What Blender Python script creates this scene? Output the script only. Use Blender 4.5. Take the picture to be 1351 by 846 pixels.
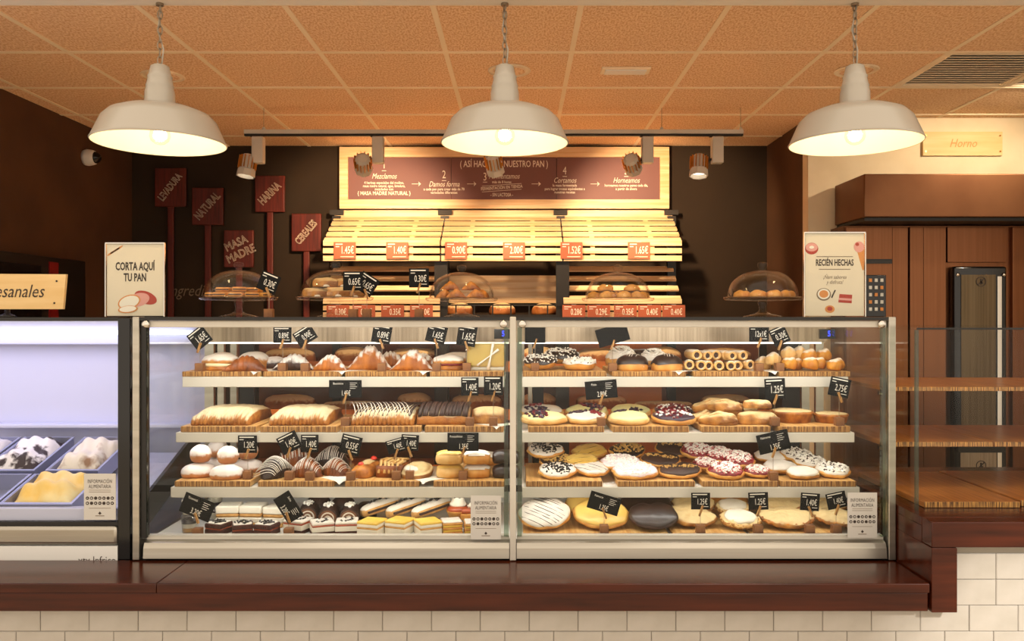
import bpy, bmesh, math, random
import numpy as np
from mathutils.bvhtree import BVHTree
from mathutils import Vector, Matrix, Euler
from mathutils import noise as mnoise

for _o in list(bpy.data.objects):
    bpy.data.objects.remove(_o)
SC = bpy.context.scene
COL = SC.collection
PI = math.pi
R = math.radians
rnd = random.Random(7)

# ------------------------------------------------------------------ camera
CZ = 1.45          # eye height; the top of the pastry case sits just under it
F = 1075.0         # focal length in pixels of the 1351 x 846 frame
VX, VY = 685.0, 418.0
cam = bpy.data.cameras.new('camera')
cam.sensor_width = 36.0
cam.lens = F / 1351.0 * 36.0
cam.shift_x = (675.5 - VX) / 1351.0
cam.shift_y = (VY - 423.0) / 1351.0
cam.clip_start = 0.05
camo = bpy.data.objects.new('camera', cam)
COL.objects.link(camo)
camo.location = (0, 0, CZ)
camo.rotation_euler = (PI / 2, 0, 0)
SC.camera = camo

# ------------------------------------------------------------------ world, large lights, exposure
SC.view_settings.view_transform = 'Standard'
SC.view_settings.look = 'None'
SC.view_settings.exposure = 0.0
SC.view_settings.gamma = 1.0
SC.view_settings.use_curve_mapping = False
SC.cycles.transparent_max_bounces = 32
SC.cycles.max_bounces = 10
SC.cycles.caustics_reflective = False
SC.cycles.caustics_refractive = False
SC.cycles.sample_clamp_indirect = 6.0

W = bpy.data.worlds.new('shop_hall')
SC.world = W
W.use_nodes = True
W.node_tree.nodes['Background'].inputs[0].default_value = (1.0, 0.84, 0.67, 1)
W.node_tree.nodes['Background'].inputs[1].default_value = 1.45


def lamp(name, kind, loc, energy, col, rot=(0, 0, 0), **kw):
    l = bpy.data.lights.new(name, kind)
    l.energy = energy
    l.color = col
    for k, v in kw.items():
        setattr(l, k, v)
    o = bpy.data.objects.new(name, l)
    o.location = loc
    o.rotation_euler = rot
    COL.objects.link(o)
    return o


WARM = (1.0, 0.60, 0.28)
# ceiling luminaires of the shop hall behind the photographer
lamp('hall_ceiling_lamp', 'AREA', (-1.2, -1.6, CZ + 1.22), 10, (1.0, 0.86, 0.70), (R(14), 0, 0), size=1.2, size_y=0.6, shape='RECTANGLE')
lamp('hall_ceiling_lamp', 'AREA', (1.6, -1.6, CZ + 1.22), 10, (1.0, 0.86, 0.70), (R(14), 0, 0), size=1.2, size_y=0.6, shape='RECTANGLE')


_d = Vector((1.50, 2.44, CZ - 1.02)) - Vector((2.3, -1.0, CZ + 1.2))
lamp('daylight_patch_spot', 'SPOT', (2.3, -1.0, CZ + 1.2), 800, (1.0, 0.93, 0.82), _d.to_track_quat('-Z', 'Y').to_euler(), spot_size=R(13), spot_blend=0.9, shadow_soft_size=0.08)  # unseen spot added to cast the daylight patch on the lower right tiles


# ------------------------------------------------------------------ helpers
def px(x, y, Y):
    """a point at depth Y for a photograph pixel"""
    return Vector(((x - VX) * Y / F, Y, CZ + (VY - y) * Y / F))


def pX(x, Y):
    return (x - VX) * Y / F


def srgb(h):
    h = h.lstrip('#')
    c = [int(h[i:i + 2], 16) / 255 for i in (0, 2, 4)]
    return tuple(((v / 12.92) if v <= 0.04045 else ((v + 0.055) / 1.055) ** 2.4) for v in c) + (1,)


MATS = {}


def M(name, col, rough=0.5, metal=0.0, col2=None, scale=20.0, stretch=None, bump=0.0, bscale=None, emit=0.0, ecol=None,
      spec=0.5, coat=0.0, dust=None, dust_t=0.45, dust_s=60, endgrain=None, detail=4.0, contrast=(0.35, 0.65), trans=0.0, sheen=0.0):
    if name in MATS:
        return MATS[name]
    m = bpy.data.materials.new(name)
    m.use_nodes = True
    nt = m.node_tree
    b = nt.nodes['Principled BSDF']
    L = nt.links.new
    b.inputs['Roughness'].default_value = rough
    b.inputs['Metallic'].default_value = metal
    b.inputs['Specular IOR Level'].default_value = spec
    b.inputs['Coat Weight'].default_value = coat
    b.inputs['Coat Roughness'].default_value = 0.15
    c1 = srgb(col)
    b.inputs['Base Color'].default_value = c1
    out = None
    tc = nt.nodes.new('ShaderNodeTexCoord')
    mp = nt.nodes.new('ShaderNodeMapping')
    if stretch:
        mp.inputs['Scale'].default_value = stretch
    L(tc.outputs['Object'], mp.inputs['Vector'])
    if col2:
        n = nt.nodes.new('ShaderNodeTexNoise')
        n.inputs['Scale'].default_value = scale
        n.inputs['Detail'].default_value = detail
        L(mp.outputs[0], n.inputs['Vector'])
        r = nt.nodes.new('ShaderNodeValToRGB')
        r.color_ramp.elements[0].position = contrast[0]
        r.color_ramp.elements[1].position = contrast[1]
        r.color_ramp.elements[0].color = c1
        r.color_ramp.elements[1].color = srgb(col2)
        L(n.outputs[0], r.inputs[0])
        out = r.outputs[0]
    if endgrain:
        ge = nt.nodes.new('ShaderNodeNewGeometry')
        sx = nt.nodes.new('ShaderNodeSeparateXYZ')
        L(ge.outputs['Normal'], sx.inputs[0])
        ab = nt.nodes.new('ShaderNodeMath')
        ab.operation = 'ABSOLUTE'
        L(sx.outputs['Y'], ab.inputs[0])
        gt = nt.nodes.new('ShaderNodeMath')
        gt.operation = 'GREATER_THAN'
        gt.inputs[1].default_value = 0.6
        L(ab.outputs[0], gt.inputs[0])
        mp2 = nt.nodes.new('ShaderNodeMapping')
        mp2.inputs['Scale'].default_value = (1, 0.02, 0.05)
        L(tc.outputs['Object'], mp2.inputs[0])
        n2 = nt.nodes.new('ShaderNodeTexNoise')
        n2.inputs['Scale'].default_value = 240
        n2.inputs['Detail'].default_value = 1
        L(mp2.outputs[0], n2.inputs['Vector'])
        r2 = nt.nodes.new('ShaderNodeValToRGB')
        r2.color_ramp.elements[0].position = 0.40
        r2.color_ramp.elements[1].position = 0.60
        r2.color_ramp.elements[0].color = srgb(endgrain[0])
        r2.color_ramp.elements[1].color = srgb(endgrain[1])
        L(n2.outputs[0], r2.inputs[0])
        mx = nt.nodes.new('ShaderNodeMix')
        mx.data_type = 'RGBA'
        L(gt.outputs[0], mx.inputs[0])
        if out:
            L(out, mx.inputs[6])
        else:
            mx.inputs[6].default_value = c1
        L(r2.outputs[0], mx.inputs[7])
        out = mx.outputs[2]
    if dust:
        ge = nt.nodes.new('ShaderNodeNewGeometry')
        sx = nt.nodes.new('ShaderNodeSeparateXYZ')
        L(ge.outputs['Normal'], sx.inputs[0])
        n = nt.nodes.new('ShaderNodeTexNoise')
        n.inputs['Scale'].default_value = dust_s
        n.inputs['Detail'].default_value = 5
        L(tc.outputs['Object'], n.inputs['Vector'])
        ad = nt.nodes.new('ShaderNodeMath')
        ad.operation = 'MULTIPLY_ADD'
        ad.inputs[1].default_value = 0.7
        L(n.outputs[0], ad.inputs[0])
        L(sx.outputs['Z'], ad.inputs[2])
        mr = nt.nodes.new('ShaderNodeMapRange')
        mr.interpolation_type = 'SMOOTHSTEP'
        mr.inputs['From Min'].default_value = dust_t + 0.2
        mr.inputs['From Max'].default_value = dust_t + 0.6
        L(ad.outputs[0], mr.inputs[0])
        mx = nt.nodes.new('ShaderNodeMix')
        mx.data_type = 'RGBA'
        L(mr.outputs[0], mx.inputs[0])
        if out:
            L(out, mx.inputs[6])
        else:
            mx.inputs[6].default_value = c1
        mx.inputs[7].default_value = srgb(dust)
        out = mx.outputs[2]
    if out:
        L(out, b.inputs['Base Color'])
    if bump:
        nb = nt.nodes.new('ShaderNodeTexNoise')
        nb.inputs['Scale'].default_value = bscale or scale
        nb.inputs['Detail'].default_value = 3
        L(mp.outputs[0], nb.inputs['Vector'])
        bp = nt.nodes.new('ShaderNodeBump')
        bp.inputs['Strength'].default_value = bump
        bp.inputs['Distance'].default_value = 0.01
        L(nb.outputs[0], bp.inputs['Height'])
        L(bp.outputs[0], b.inputs['Normal'])
    if emit:
        b.inputs['Emission Strength'].default_value = emit
        b.inputs['Emission Color'].default_value = srgb(ecol or col)
    MATS[name] = m
    return m


def glass(name, tint='#ffffff', base=0.035, edge=0.55, power=4.0, rough=0.02):
    m = bpy.data.materials.new(name)
    m.use_nodes = True
    nt = m.node_tree
    nt.nodes.remove(nt.nodes['Principled BSDF'])
    L = nt.links.new
    o = nt.nodes['Material Output']
    t = nt.nodes.new('ShaderNodeBsdfTransparent')
    t.inputs[0].default_value = srgb(tint)
    g = nt.nodes.new('ShaderNodeBsdfGlossy')
    g.inputs['Roughness'].default_value = rough
    lw = nt.nodes.new('ShaderNodeLayerWeight')
    lw.inputs[0].default_value = 0.5
    p = nt.nodes.new('ShaderNodeMath')
    p.operation = 'POWER'
    p.inputs[1].default_value = power
    L(lw.outputs['Facing'], p.inputs[0])
    q = nt.nodes.new('ShaderNodeMath')
    q.operation = 'MULTIPLY_ADD'
    q.inputs[1].default_value = edge
    q.inputs[2].default_value = base
    q.use_clamp = True
    L(p.outputs[0], q.inputs[0])
    x = nt.nodes.new('ShaderNodeMixShader')
    L(q.outputs[0], x.inputs[0])
    L(t.outputs[0], x.inputs[1])
    L(g.outputs[0], x.inputs[2])
    L(x.outputs[0], o.inputs[0])
    MATS[name] = m
    return m


class MB:
    """collects shapes into one mesh"""

    def __init__(s):
        s.v, s.f = [], []

    def add(s, v, f):
        k = len(s.v)
        s.v += [tuple(p) for p in v]
        s.f += [tuple(i + k for i in q) for q in f]
        return s

    def box(s, x0, x1, y0, y1, z0, z1):
        return s.add([(x0, y0, z0), (x1, y0, z0), (x1, y1, z0), (x0, y1, z0), (x0, y0, z1), (x1, y0, z1), (x1, y1, z1), (x0, y1, z1)],
                     [(0, 3, 2, 1), (4, 5, 6, 7), (0, 1, 5, 4), (1, 2, 6, 5), (2, 3, 7, 6), (3, 0, 4, 7)])

    def cbox(s, c, d, rot=None):
        k = len(s.v)
        s.box(-d[0] / 2, d[0] / 2, -d[1] / 2, d[1] / 2, -d[2] / 2, d[2] / 2)
        for i in range(k, len(s.v)):
            p = Vector(s.v[i])
            if rot:
                p = rot @ p
            s.v[i] = tuple(p + Vector(c))
        return s

    def lathe(s, prof, n=24, c=(0, 0, 0), closed=False):
        v, f = [], []
        for r, z in prof:
            for i in range(n):
                a = 2 * PI * i / n
                v.append((c[0] + r * math.cos(a), c[1] + r * math.sin(a), c[2] + z))
        for j in range(len(prof) - 1):
            for i in range(n):
                k = (i + 1) % n
                f.append((j * n + i, j * n + k, (j + 1) * n + k, (j + 1) * n + i))
        if not closed:
            f.append(tuple(reversed(range(n))))
            f.append(tuple((len(prof) - 1) * n + i for i in range(n)))
        return s.add(v, f)

    def tube(s, pts, rad, n=8, cap=True, flat=1.0):
        pts = [Vector(p) for p in pts]
        if not isinstance(rad, (list, tuple)):
            rad = [rad] * len(pts)
        v, f = [], []
        for j, p in enumerate(pts):
            d = (pts[min(j + 1, len(pts) - 1)] - pts[max(j - 1, 0)]).normalized()
            up = Vector((0, 0, 1)) if abs(d.z) < 0.9 else Vector((0, 1, 0))
            a = d.cross(up).normalized()
            b = a.cross(d).normalized()
            for i in range(n):
                t = 2 * PI * i / n
                v.append(p + rad[j] * (math.cos(t) * a + flat * math.sin(t) * b))
        m = len(pts)
        for j in range(m - 1):
            for i in range(n):
                k = (i + 1) % n
                f.append((j * n + i, j * n + k, (j + 1) * n + k, (j + 1) * n + i))
        if cap:
            f.append(tuple(reversed(range(n))))
            f.append(tuple((m - 1) * n + i for i in range(n)))
        return s.add(v, f)

    def prism(s, outline, y0, y1):
        """outline in x, z pushed from y0 to y1"""
        n = len(outline)
        v = [(x, y0, z) for x, z in outline] + [(x, y1, z) for x, z in outline]
        f = [tuple(range(n)), tuple(reversed(range(n, 2 * n)))]
        f += [((i + 1) % n, i, n + i, n + (i + 1) % n) for i in range(n)]
        return s.add(v, f)

    def mesh(s, name, smooth=False, bevel=0.0, seg=2, sub=0):
        me = bpy.data.meshes.new(name)
        me.from_pydata(s.v, [], s.f)
        me.update()
        bm = bmesh.new()
        bm.from_mesh(me)
        bmesh.ops.recalc_face_normals(bm, faces=bm.faces)
        if bevel:
            bmesh.ops.bevel(bm, geom=list(bm.edges), offset=bevel, segments=seg, affect='EDGES', profile=0.5)
        if sub:
            bmesh.ops.subdivide_edges(bm, edges=bm.edges, cuts=sub, use_grid_fill=True, smooth=1.0)
        for fa in bm.faces:
            fa.smooth = smooth or bool(bevel)
        bm.to_mesh(me)
        bm.free()
        if bevel:
            for e in me.polygons:
                e.use_smooth = len(e.vertices) == 4 and e.area < bevel * bevel * 40 or smooth
        return me

    def build(s, name, mat, parent=None, loc=(0, 0, 0), rot=(0, 0, 0), smooth=False, bevel=0.0, seg=2):
        return obj(name, s.mesh(name, smooth, bevel, seg), mat, parent, loc, rot)


def obj(name, me, mat, parent=None, loc=(0, 0, 0), rot=(0, 0, 0)):
    if mat is not None and len(me.materials) == 0:
        me.materials.append(mat if not isinstance(mat, str) else MATS[mat])
    o = bpy.data.objects.new(name, me)
    COL.objects.link(o)
    o.location = loc
    o.rotation_euler = rot
    o.parent = parent
    return o


def tag(o, label, cat, group=None):
    o['label'] = label
    o['category'] = cat
    if group:
        o['group'] = group
    return o


def thing(name, label, cat, loc=(0, 0, 0), rot=(0, 0, 0), group=None):
    o = bpy.data.objects.new(name, None)
    COL.objects.link(o)
    o.location = loc
    o.rotation_euler = rot
    o.empty_display_size = 0.02
    return tag(o, label, cat, group)


def struct(o):
    o['kind'] = 'structure'
    return o


def stuff(o):
    o['kind'] = 'stuff'
    return o


_TX = {}


def text_mesh(s, size=0.02, xs=1.0, shear=0.0, align='CENTER', outline=0.0, extrude=0.0, space=1.0, bold=0.0):
    key = (s, size, xs, shear, align, outline, extrude, space, bold)
    if key in _TX:
        return _TX[key]
    c = bpy.data.curves.new('lettering', 'FONT')
    c.body = s
    c.size = size
    c.shear = shear
    c.align_x = align
    c.align_y = 'CENTER'
    c.space_character = space
    c.resolution_u = 2
    if outline:
        c.fill_mode = 'NONE'
        c.bevel_depth = outline
        c.bevel_resolution = 0
    else:
        c.extrude = extrude
        c.offset = bold
    o = bpy.data.objects.new('lettering', c)
    COL.objects.link(o)
    dg = bpy.context.evaluated_depsgraph_get()
    me = bpy.data.meshes.new_from_object(o.evaluated_get(dg), depsgraph=dg)
    bpy.data.objects.remove(o)
    bpy.data.curves.remove(c)
    me.name = 'lettering'
    me.materials.clear()
    for v in me.vertices:
        v.co.x *= xs
    _TX[key] = me
    return me


def lettering(s, mat, parent, loc, size, xs=1.0, shear=0.0, rotz=0.0, name='lettering', **kw):
    """upright lettering in the xz plane facing -y; rotz turns it in that plane"""
    me = text_mesh(s, size, xs, shear, **kw).copy()
    o = obj(name, me, mat, parent, loc)
    o.rotation_euler = (Matrix.Rotation(rotz, 3, 'Y') @ Matrix.Rotation(PI / 2, 3, 'X')).to_euler()
    return o


def blob(L, Wd, H, e=1.0, nu=28, nv=20, flat=0.3, bend=0.0, wob=0.0, seed=0, ridges=0, ridge=0.0, taper=0.0):
    """soft loaf shape, long axis x, resting on z = 0"""
    rr = random.Random(seed)
    ph = [rr.uniform(0, 6.28) for _ in range(4)]
    sg = lambda t, k: math.copysign(abs(t) ** k, t)
    v, f = [], []
    zmin = -H * flat
    for j in range(nv + 1):
        a = PI * j / nv
        for i in range(nu):
            b = 2 * PI * i / nu
            x = -math.cos(a)
            rad = math.sin(a) ** e if 0 < j < nv else 0.0
            y = sg(math.cos(b), 1) * rad
            z = sg(math.sin(b), 1) * rad
            k = 1 + wob * math.sin(3 * b + ph[0] + 2 * x) + wob * math.sin(5 * x + ph[1] + b)
            if ridges:
                k *= 1 + ridge * abs(math.sin(ridges * PI * (x + 1) / 2 + 0.4 * math.cos(b)))
            k *= 1 - taper * x * x
            X, Y, Z = x * L / 2, y * Wd / 2 * k, z * H * k
            Z = max(Z, zmin) - zmin
            v.append((X, Y + bend * x * x, Z * (H / (H - zmin)) if True else Z))
    for j in range(nv):
        for i in range(nu):
            k = (i + 1) % nu
            f.append((j * nu + i, j * nu + k, (j + 1) * nu + k, (j + 1) * nu + i))
    mb = MB().add(v, f)
    return mb


def weld(me):
    bm = bmesh.new()
    bm.from_mesh(me)
    bmesh.ops.remove_doubles(bm, verts=bm.verts, dist=1e-5)
    bmesh.ops.recalc_face_normals(bm, faces=bm.faces)
    bm.to_mesh(me)
    bm.free()
    return me


def cookie_r(kind, seed=0):
    rr = random.Random(seed)
    p = [rr.uniform(0, 6.28) for _ in range(3)]
    if kind == 'heart':
        return lambda t: 1 - 0.26 * math.exp(-((math.atan2(math.sin(t - PI / 2), math.cos(t - PI / 2))) / 0.32) ** 2) + 0.05 * math.cos(2 * t) + 0.015 * math.sin(9 * t + p[0])
    if kind == 'wavy':
        return lambda t: 1 + 0.05 * math.sin(3 * t + p[0]) + 0.03 * math.sin(7 * t + p[1]) + 0.02 * math.sin(13 * t + p[2])
    return lambda t: 1 + 0.02 * math.sin(3 * t + p[0]) + 0.012 * math.sin(8 * t + p[1])


def cookie(rx, ry, h, kind='round', seed=0, n=36, dome=0.45, crimp=0.0):
    rf = cookie_r(kind, seed)
    v, f = [], []
    fr = [0.92, 1.0, 0.985, 0.92, 0.82, 0.70, 0.55, 0.40, 0.22]
    zz = [0.0, 0.25, 0.55] + [None] * 6
    for q, z in zip(fr, zz):
        for i in range(n):
            t = 2 * PI * i / n
            k = rf(t) * q * (1 + (crimp * math.sin(14 * t) if q > 0.95 else 0))
            zt = h * (z if z is not None else (1 - dome * q ** 3))
            v.append((rx * k * math.cos(t), ry * k * math.sin(t), zt))
    m = len(fr)
    for j in range(m - 1):
        for i in range(n):
            k = (i + 1) % n
            f.append((j * n + i, j * n + k, (j + 1) * n + k, (j + 1) * n + i))
    v.append((0, 0, h))
    c = len(v) - 1
    f += [((m - 1) * n + i, (m - 1) * n + (i + 1) % n, c) for i in range(n)]
    f.append(tuple(reversed(range(n))))
    return MB().add(v, f)


def icing(rx, ry, h, kind='round', seed=0, n=36, dome=0.45, cover=0.93, t0=0.0045):
    """thin coat following the top of cookie()"""
    rf = cookie_r(kind, seed)
    rr = random.Random(seed + 5)
    p = rr.uniform(0, 6)
    v, f = [], []
    rows = [(1.0, -0.25), (1.0, 0.55), (0.93, 1.0), (0.82, 1.0), (0.7, 1.0), (0.55, 1.0), (0.35, 1.0)]
    for q, th in rows:
        for i in range(n):
            t = 2 * PI * i / n
            kk = q * cover * (1 + 0.025 * math.sin(6 * t + p))
            k = rf(t) * kk
            zt = h * (1 - dome * kk ** 3) + t0 * th
            v.append((rx * k * math.cos(t), ry * k * math.sin(t), zt))
    m = len(rows)
    for j in range(m - 1):
        for i in range(n):
            k = (i + 1) % n
            f.append((j * n + i, j * n + k, (j + 1) * n + k, (j + 1) * n + i))
    v.append((0, 0, h + t0))
    c = len(v) - 1
    f += [((m - 1) * n + i, (m - 1) * n + (i + 1) % n, c) for i in range(n)]
    return MB().add(v, f)


def sprinkles(rx, ry, h, n, size, seed=0, dome=0.45, cover=0.85, long=2.2, z0=0.004, half=None):
    rr = random.Random(seed)
    mb = MB()
    while n > 0:
        x, y = rr.uniform(-1, 1), rr.uniform(-1, 1)
        q = math.hypot(x, y)
        if q > 1 or (half and not half(x, y)):
            continue
        n -= 1
        q *= cover
        z = h * (1 - dome * q ** 3) + z0
        rot = Euler((rr.uniform(-0.5, 0.5), rr.uniform(-0.5, 0.5), rr.uniform(0, PI))).to_matrix()
        mb.cbox((x * rx * cover, y * ry * cover, z), (size * long, size, size * 0.8), rot)
    return mb


def drizzle(rx, ry, h, n, w, ang=0.5, seed=0, dome=0.45, z0=0.004, cover=0.85):
    """thin poured lines across the top"""
    rr = random.Random(seed)
    mb = MB()
    ca, sa = math.cos(ang), math.sin(ang)
    for i in range(n):
        d = -0.85 + 1.7 * (i + 0.5) / n + rr.uniform(-0.05, 0.05)
        hl = math.sqrt(max(0.02, 1 - d * d)) * cover
        pts = []
        for k in range(9):
            s_ = -hl + 2 * hl * k / 8
            x, y = s_ * ca - d * sa, s_ * sa + d * ca
            q = math.hypot(x, y)
            pts.append((x * rx, y * ry, h * (1 - dome * q ** 3) + z0))
        mb.tube(pts, w, 5)
    return mb


# ------------------------------------------------------------------ materials
M('ceiling_tile', '#f9d8b2', 0.95, col2='#dfb183', scale=120, contrast=(0.42, 0.6), bump=0.35, bscale=120, stretch=(1, 0.5, 1))
M('ceiling_grid', '#f8e6c8', 0.7)
M('beam_paint', '#d8cdbd', 0.8)
M('wall_brown', '#2d2012', 0.9, col2='#271b0e', scale=3)
M('wall_orange_brown', '#54361d', 0.9, col2='#492e17', scale=3)
M('wall_cream', '#e6d6b8', 0.9, col2='#dccaa9', scale=4)
M('floor_tile', '#ddd2c0', 0.5, col2='#d2c6b2', scale=5)
M('tile_glaze', '#b6b1aa', 0.18, col2='#aaa59c', scale=9, coat=0.3)
M('grout', '#a8a297', 0.9)
M('counter_wood', '#4c1d0c', 0.22, col2='#301006', scale=9, stretch=(0.35, 4, 4), coat=0.1, contrast=(0.3, 0.7), spec=0.3)
M('pale_wood', '#d9ab68', 0.5, col2='#c99552', scale=12, stretch=(0.3, 5, 5))
M('rack_wood', '#e6cda6', 0.5, col2='#d3ad7c', scale=10, stretch=(0.25, 5, 5))
M('sign_wood', '#e2c38c', 0.6, col2='#d8b478', scale=10, stretch=(0.3, 3, 3))
M('board_wood', '#d8b070', 0.45, col2='#b98747', scale=40, stretch=(2, 0.08, 1), endgrain=('#6e431b', '#b98a4c'))
M('shelf_bamboo', '#bf7a38', 0.35, col2='#935522', scale=60, stretch=(2, 0.08, 1), endgrain=('#5a3312', '#d29a50'), coat=0.2)
M('cube_wood', '#8a5a30', 0.6, col2='#6d4424', scale=30)
M('peel_wood', '#662116', 0.5, col2='#48150b', scale=10, stretch=(5, 5, 0.4))
M('panel_brown', '#6b3a1c', 0.6, col2='#54290f', scale=6, stretch=(0.4, 3, 3))
M('panel_orange', '#cf7a38', 0.5, col2='#b5642a', scale=6, stretch=(0.4, 3, 3))
M('white_enamel', '#b0a89a', 0.3, coat=0.4)
M('shade_inside', '#fbf3df', 0.45)
M('white_metal', '#cfcabf', 0.35, col2='#c4bfb3', scale=4)
M('white_paint', '#e6e6e2', 0.4)
M('aluminium', '#b9b4a8', 0.28, 0.9, col2='#aaa498', scale=6, stretch=(0.2, 8, 8))
M('steel_brushed', '#b5a48e', 0.32, 0.95, col2='#9b8b77', scale=12, stretch=(8, 8, 0.15))
M('steel_copper', '#7d5237', 0.30, 0.92, col2='#744b31', scale=10, stretch=(8, 8, 0.12))
M('steel_hood', '#7d5539', 0.40, 0.8, col2='#6e482f', scale=3)
M('door_metal', '#6a5b45', 0.35, 0.85, col2='#5a4c38', scale=10, stretch=(8, 8, 0.12))
M('chrome', '#d8d4cc', 0.12, 1.0)
M('chain_metal', '#9a8b78', 0.35, 0.9)
M('brass_dark', '#c98b3e', 0.3, 0.8)
M('black_metal', '#15120f', 0.45)
M('black_gloss', '#0c0b0b', 0.15)
M('dark_panel', '#1c1715', 0.6)
M('card_black', '#0f0f0f', 0.7, spec=0.2)
M('chalk_white', '#e6e1d6', 0.8)
M('print_dark', '#3a2f28', 0.8)
M('print_brown', '#7a6a58', 0.8)
M('card_rust', '#a3553a', 0.55)
M('sign_plum', '#6f4b4b', 0.6)
M('paper_cream', '#ddd2be', 0.7)
M('paper_white', '#e8e3d8', 0.7)
M('paper_translucent', '#c9c6bf', 0.6)
M('red_paint', '#7d1010', 0.4)
M('red_print', '#a8382a', 0.7)
M('orange_print', '#d08a4a', 0.7)
M('pink_print', '#d79a93', 0.7)
M('bulb_glow', '#ffe0a8', 0.3, emit=14, ecol='#ffd894')
M('led_warm', '#fff4e2', 0.4, emit=2.2, ecol='#fff2dd')
M('led_cool', '#e8ecff', 0.4, emit=4, ecol='#dfe4ff')
M('digit_blue', '#2030ff', 0.4, emit=5, ecol='#2a3cff')
M('cool_white', '#c6c8e4', 0.45)
M('tub_steel', '#a4a8c6', 0.35, 0.5)
glass('pane_glass', '#fcfdfc', 0.010, 0.45)
glass('edge_glass', '#c9d6cc', 0.06, 0.5)
glass('dome_glass', '#ffffff', 0.014, 0.65, 3.4)
glass('cup_glass', '#f4f4f2', 0.04, 0.5)
glass('plastic_film', '#eeeeea', 0.10, 0.5, 2.0, 0.15)
# food
M('crust_gold', '#c9822f', 0.5, col2='#8a4a14', scale=26, bump=0.25, bscale=60)
M('crust_brown', '#9a5216', 0.45, col2='#5f2c0a', scale=26, bump=0.25, bscale=60)
M('crust_dust', '#c07424', 0.6, col2='#8f4d16', scale=26, dust='#f0ece6', dust_t=0.55, bump=0.2, bscale=60)
M('crust_dust_light', '#cf9346', 0.6, col2='#b06f2a', scale=26, dust='#e9e3da', dust_t=0.35, bump=0.2, bscale=60)
M('cocoa_dust', '#4a2814', 0.6, col2='#331a0c', scale=26, dust='#ece7e2', dust_t=0.38, bump=0.2, bscale=60)
M('sugar_bun', '#c48a58', 0.7, col2='#ad6c40', scale=26, dust='#e4dbd5', dust_t=0.0, dust_s=90)
M('cream_fill', '#efe0b4', 0.4)
M('pastry_pale', '#bb8238', 0.6, col2='#7a4817', scale=24, dust='#d6bd8a', dust_t=0.66, dust_s=22, bump=0.6, bscale=45)
M('strudel_crust', '#b87a30', 0.55, col2='#8a5018', scale=36, dust='#d2c09a', dust_t=0.55, dust_s=26, bump=0.6, bscale=70)
M('dough_gold', '#d6a052', 0.5, col2='#b4752c', scale=24, bump=0.15)
M('dough_pale', '#ddb878', 0.55, col2='#c8964f', scale=24, bump=0.15)
M('ball_gold', '#d6952f', 0.55, col2='#ab6414', scale=24, dust='#f4ead8', dust_t=0.62, bump=0.2)
M('ball_pale', '#e0b878', 0.6, col2='#c99650', scale=24, dust='#e9dfce', dust_t=0.55, bump=0.2)
M('chocolate', '#2b150d', 0.42, col2='#1e0e08', scale=14, coat=0.2)
M('chocolate_matt', '#3d2216', 0.55, col2='#2a160d', scale=18)
M('icing_white', '#dfd8ce', 0.4, col2='#d0c8bc', scale=14)
M('icing_pinkish', '#e6d8da', 0.45, col2='#d8c2c6', scale=40)
M('icing_yellow', '#e2c06a', 0.35, col2='#d0a548', scale=10)
M('icing_lemon', '#e4dc9c', 0.35, col2='#cfd09a', scale=16)
M('sprinkle_black', '#17110f', 0.4)
M('sprinkle_white', '#f3efe6', 0.6)
M('sprinkle_nut', '#d8b46a', 0.6, col2='#a87838', scale=200)
M('sprinkle_pink', '#b8525a', 0.5, col2='#d89a92', scale=200)
M('berry_dark', '#3a1c34', 0.3, col2='#1e1428', scale=90)
M('berry_red', '#8c1e28', 0.3, col2='#601018', scale=90)
M('cherry_red', '#d8382a', 0.25)
M('sponge', '#d0a060', 0.8, col2='#ba8848', scale=60)
M('sponge_dark', '#4a2012', 0.8, col2='#38160c', scale=60)
M('cream', '#e6dfd0', 0.5, col2='#d8d0bf', scale=10)
M('custard', '#e6c45a', 0.4, col2='#d8ae40', scale=12)
M('caramel', '#a8481c', 0.3, col2='#8a3412', scale=20, coat=0.4)
M('jelly_dark', '#2c141c', 0.15)
M('swirl_cocoa', '#7a5236', 0.7, col2='#6a4228', scale=40)
M('bread_crust', '#a8662e', 0.7, col2='#7d4418', scale=14, dust='#d9bd90', dust_t=0.5, bump=0.2)
M('gelato_white', '#e8e4e6', 0.5, col2='#d6d0d6', scale=8, bump=0.4, bscale=16)
M('gelato_cocoa', '#eae4e6', 0.5, col2='#2a1620', scale=15, contrast=(0.47, 0.54), bump=0.4, bscale=16)
M('gelato_ripple', '#e6dccf', 0.5, col2='#8d6a50', scale=13, contrast=(0.54, 0.66), bump=0.4, bscale=16)
M('gelato_yellow', '#eec25c', 0.5, col2='#f0e0b0', scale=9, bump=0.4, bscale=16)
M('leaf_green', '#5f7d3a', 0.6, col2='#45602a', scale=30)

# ------------------------------------------------------------------ the room
def zr(z):
    return CZ + z


XL, XR, YB, YR = -2.86, 1.83, 6.02, 5.16       # left wall, right return wall, back wall, oven wall
HC = 1.26                                       # ceiling above eye level

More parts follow.
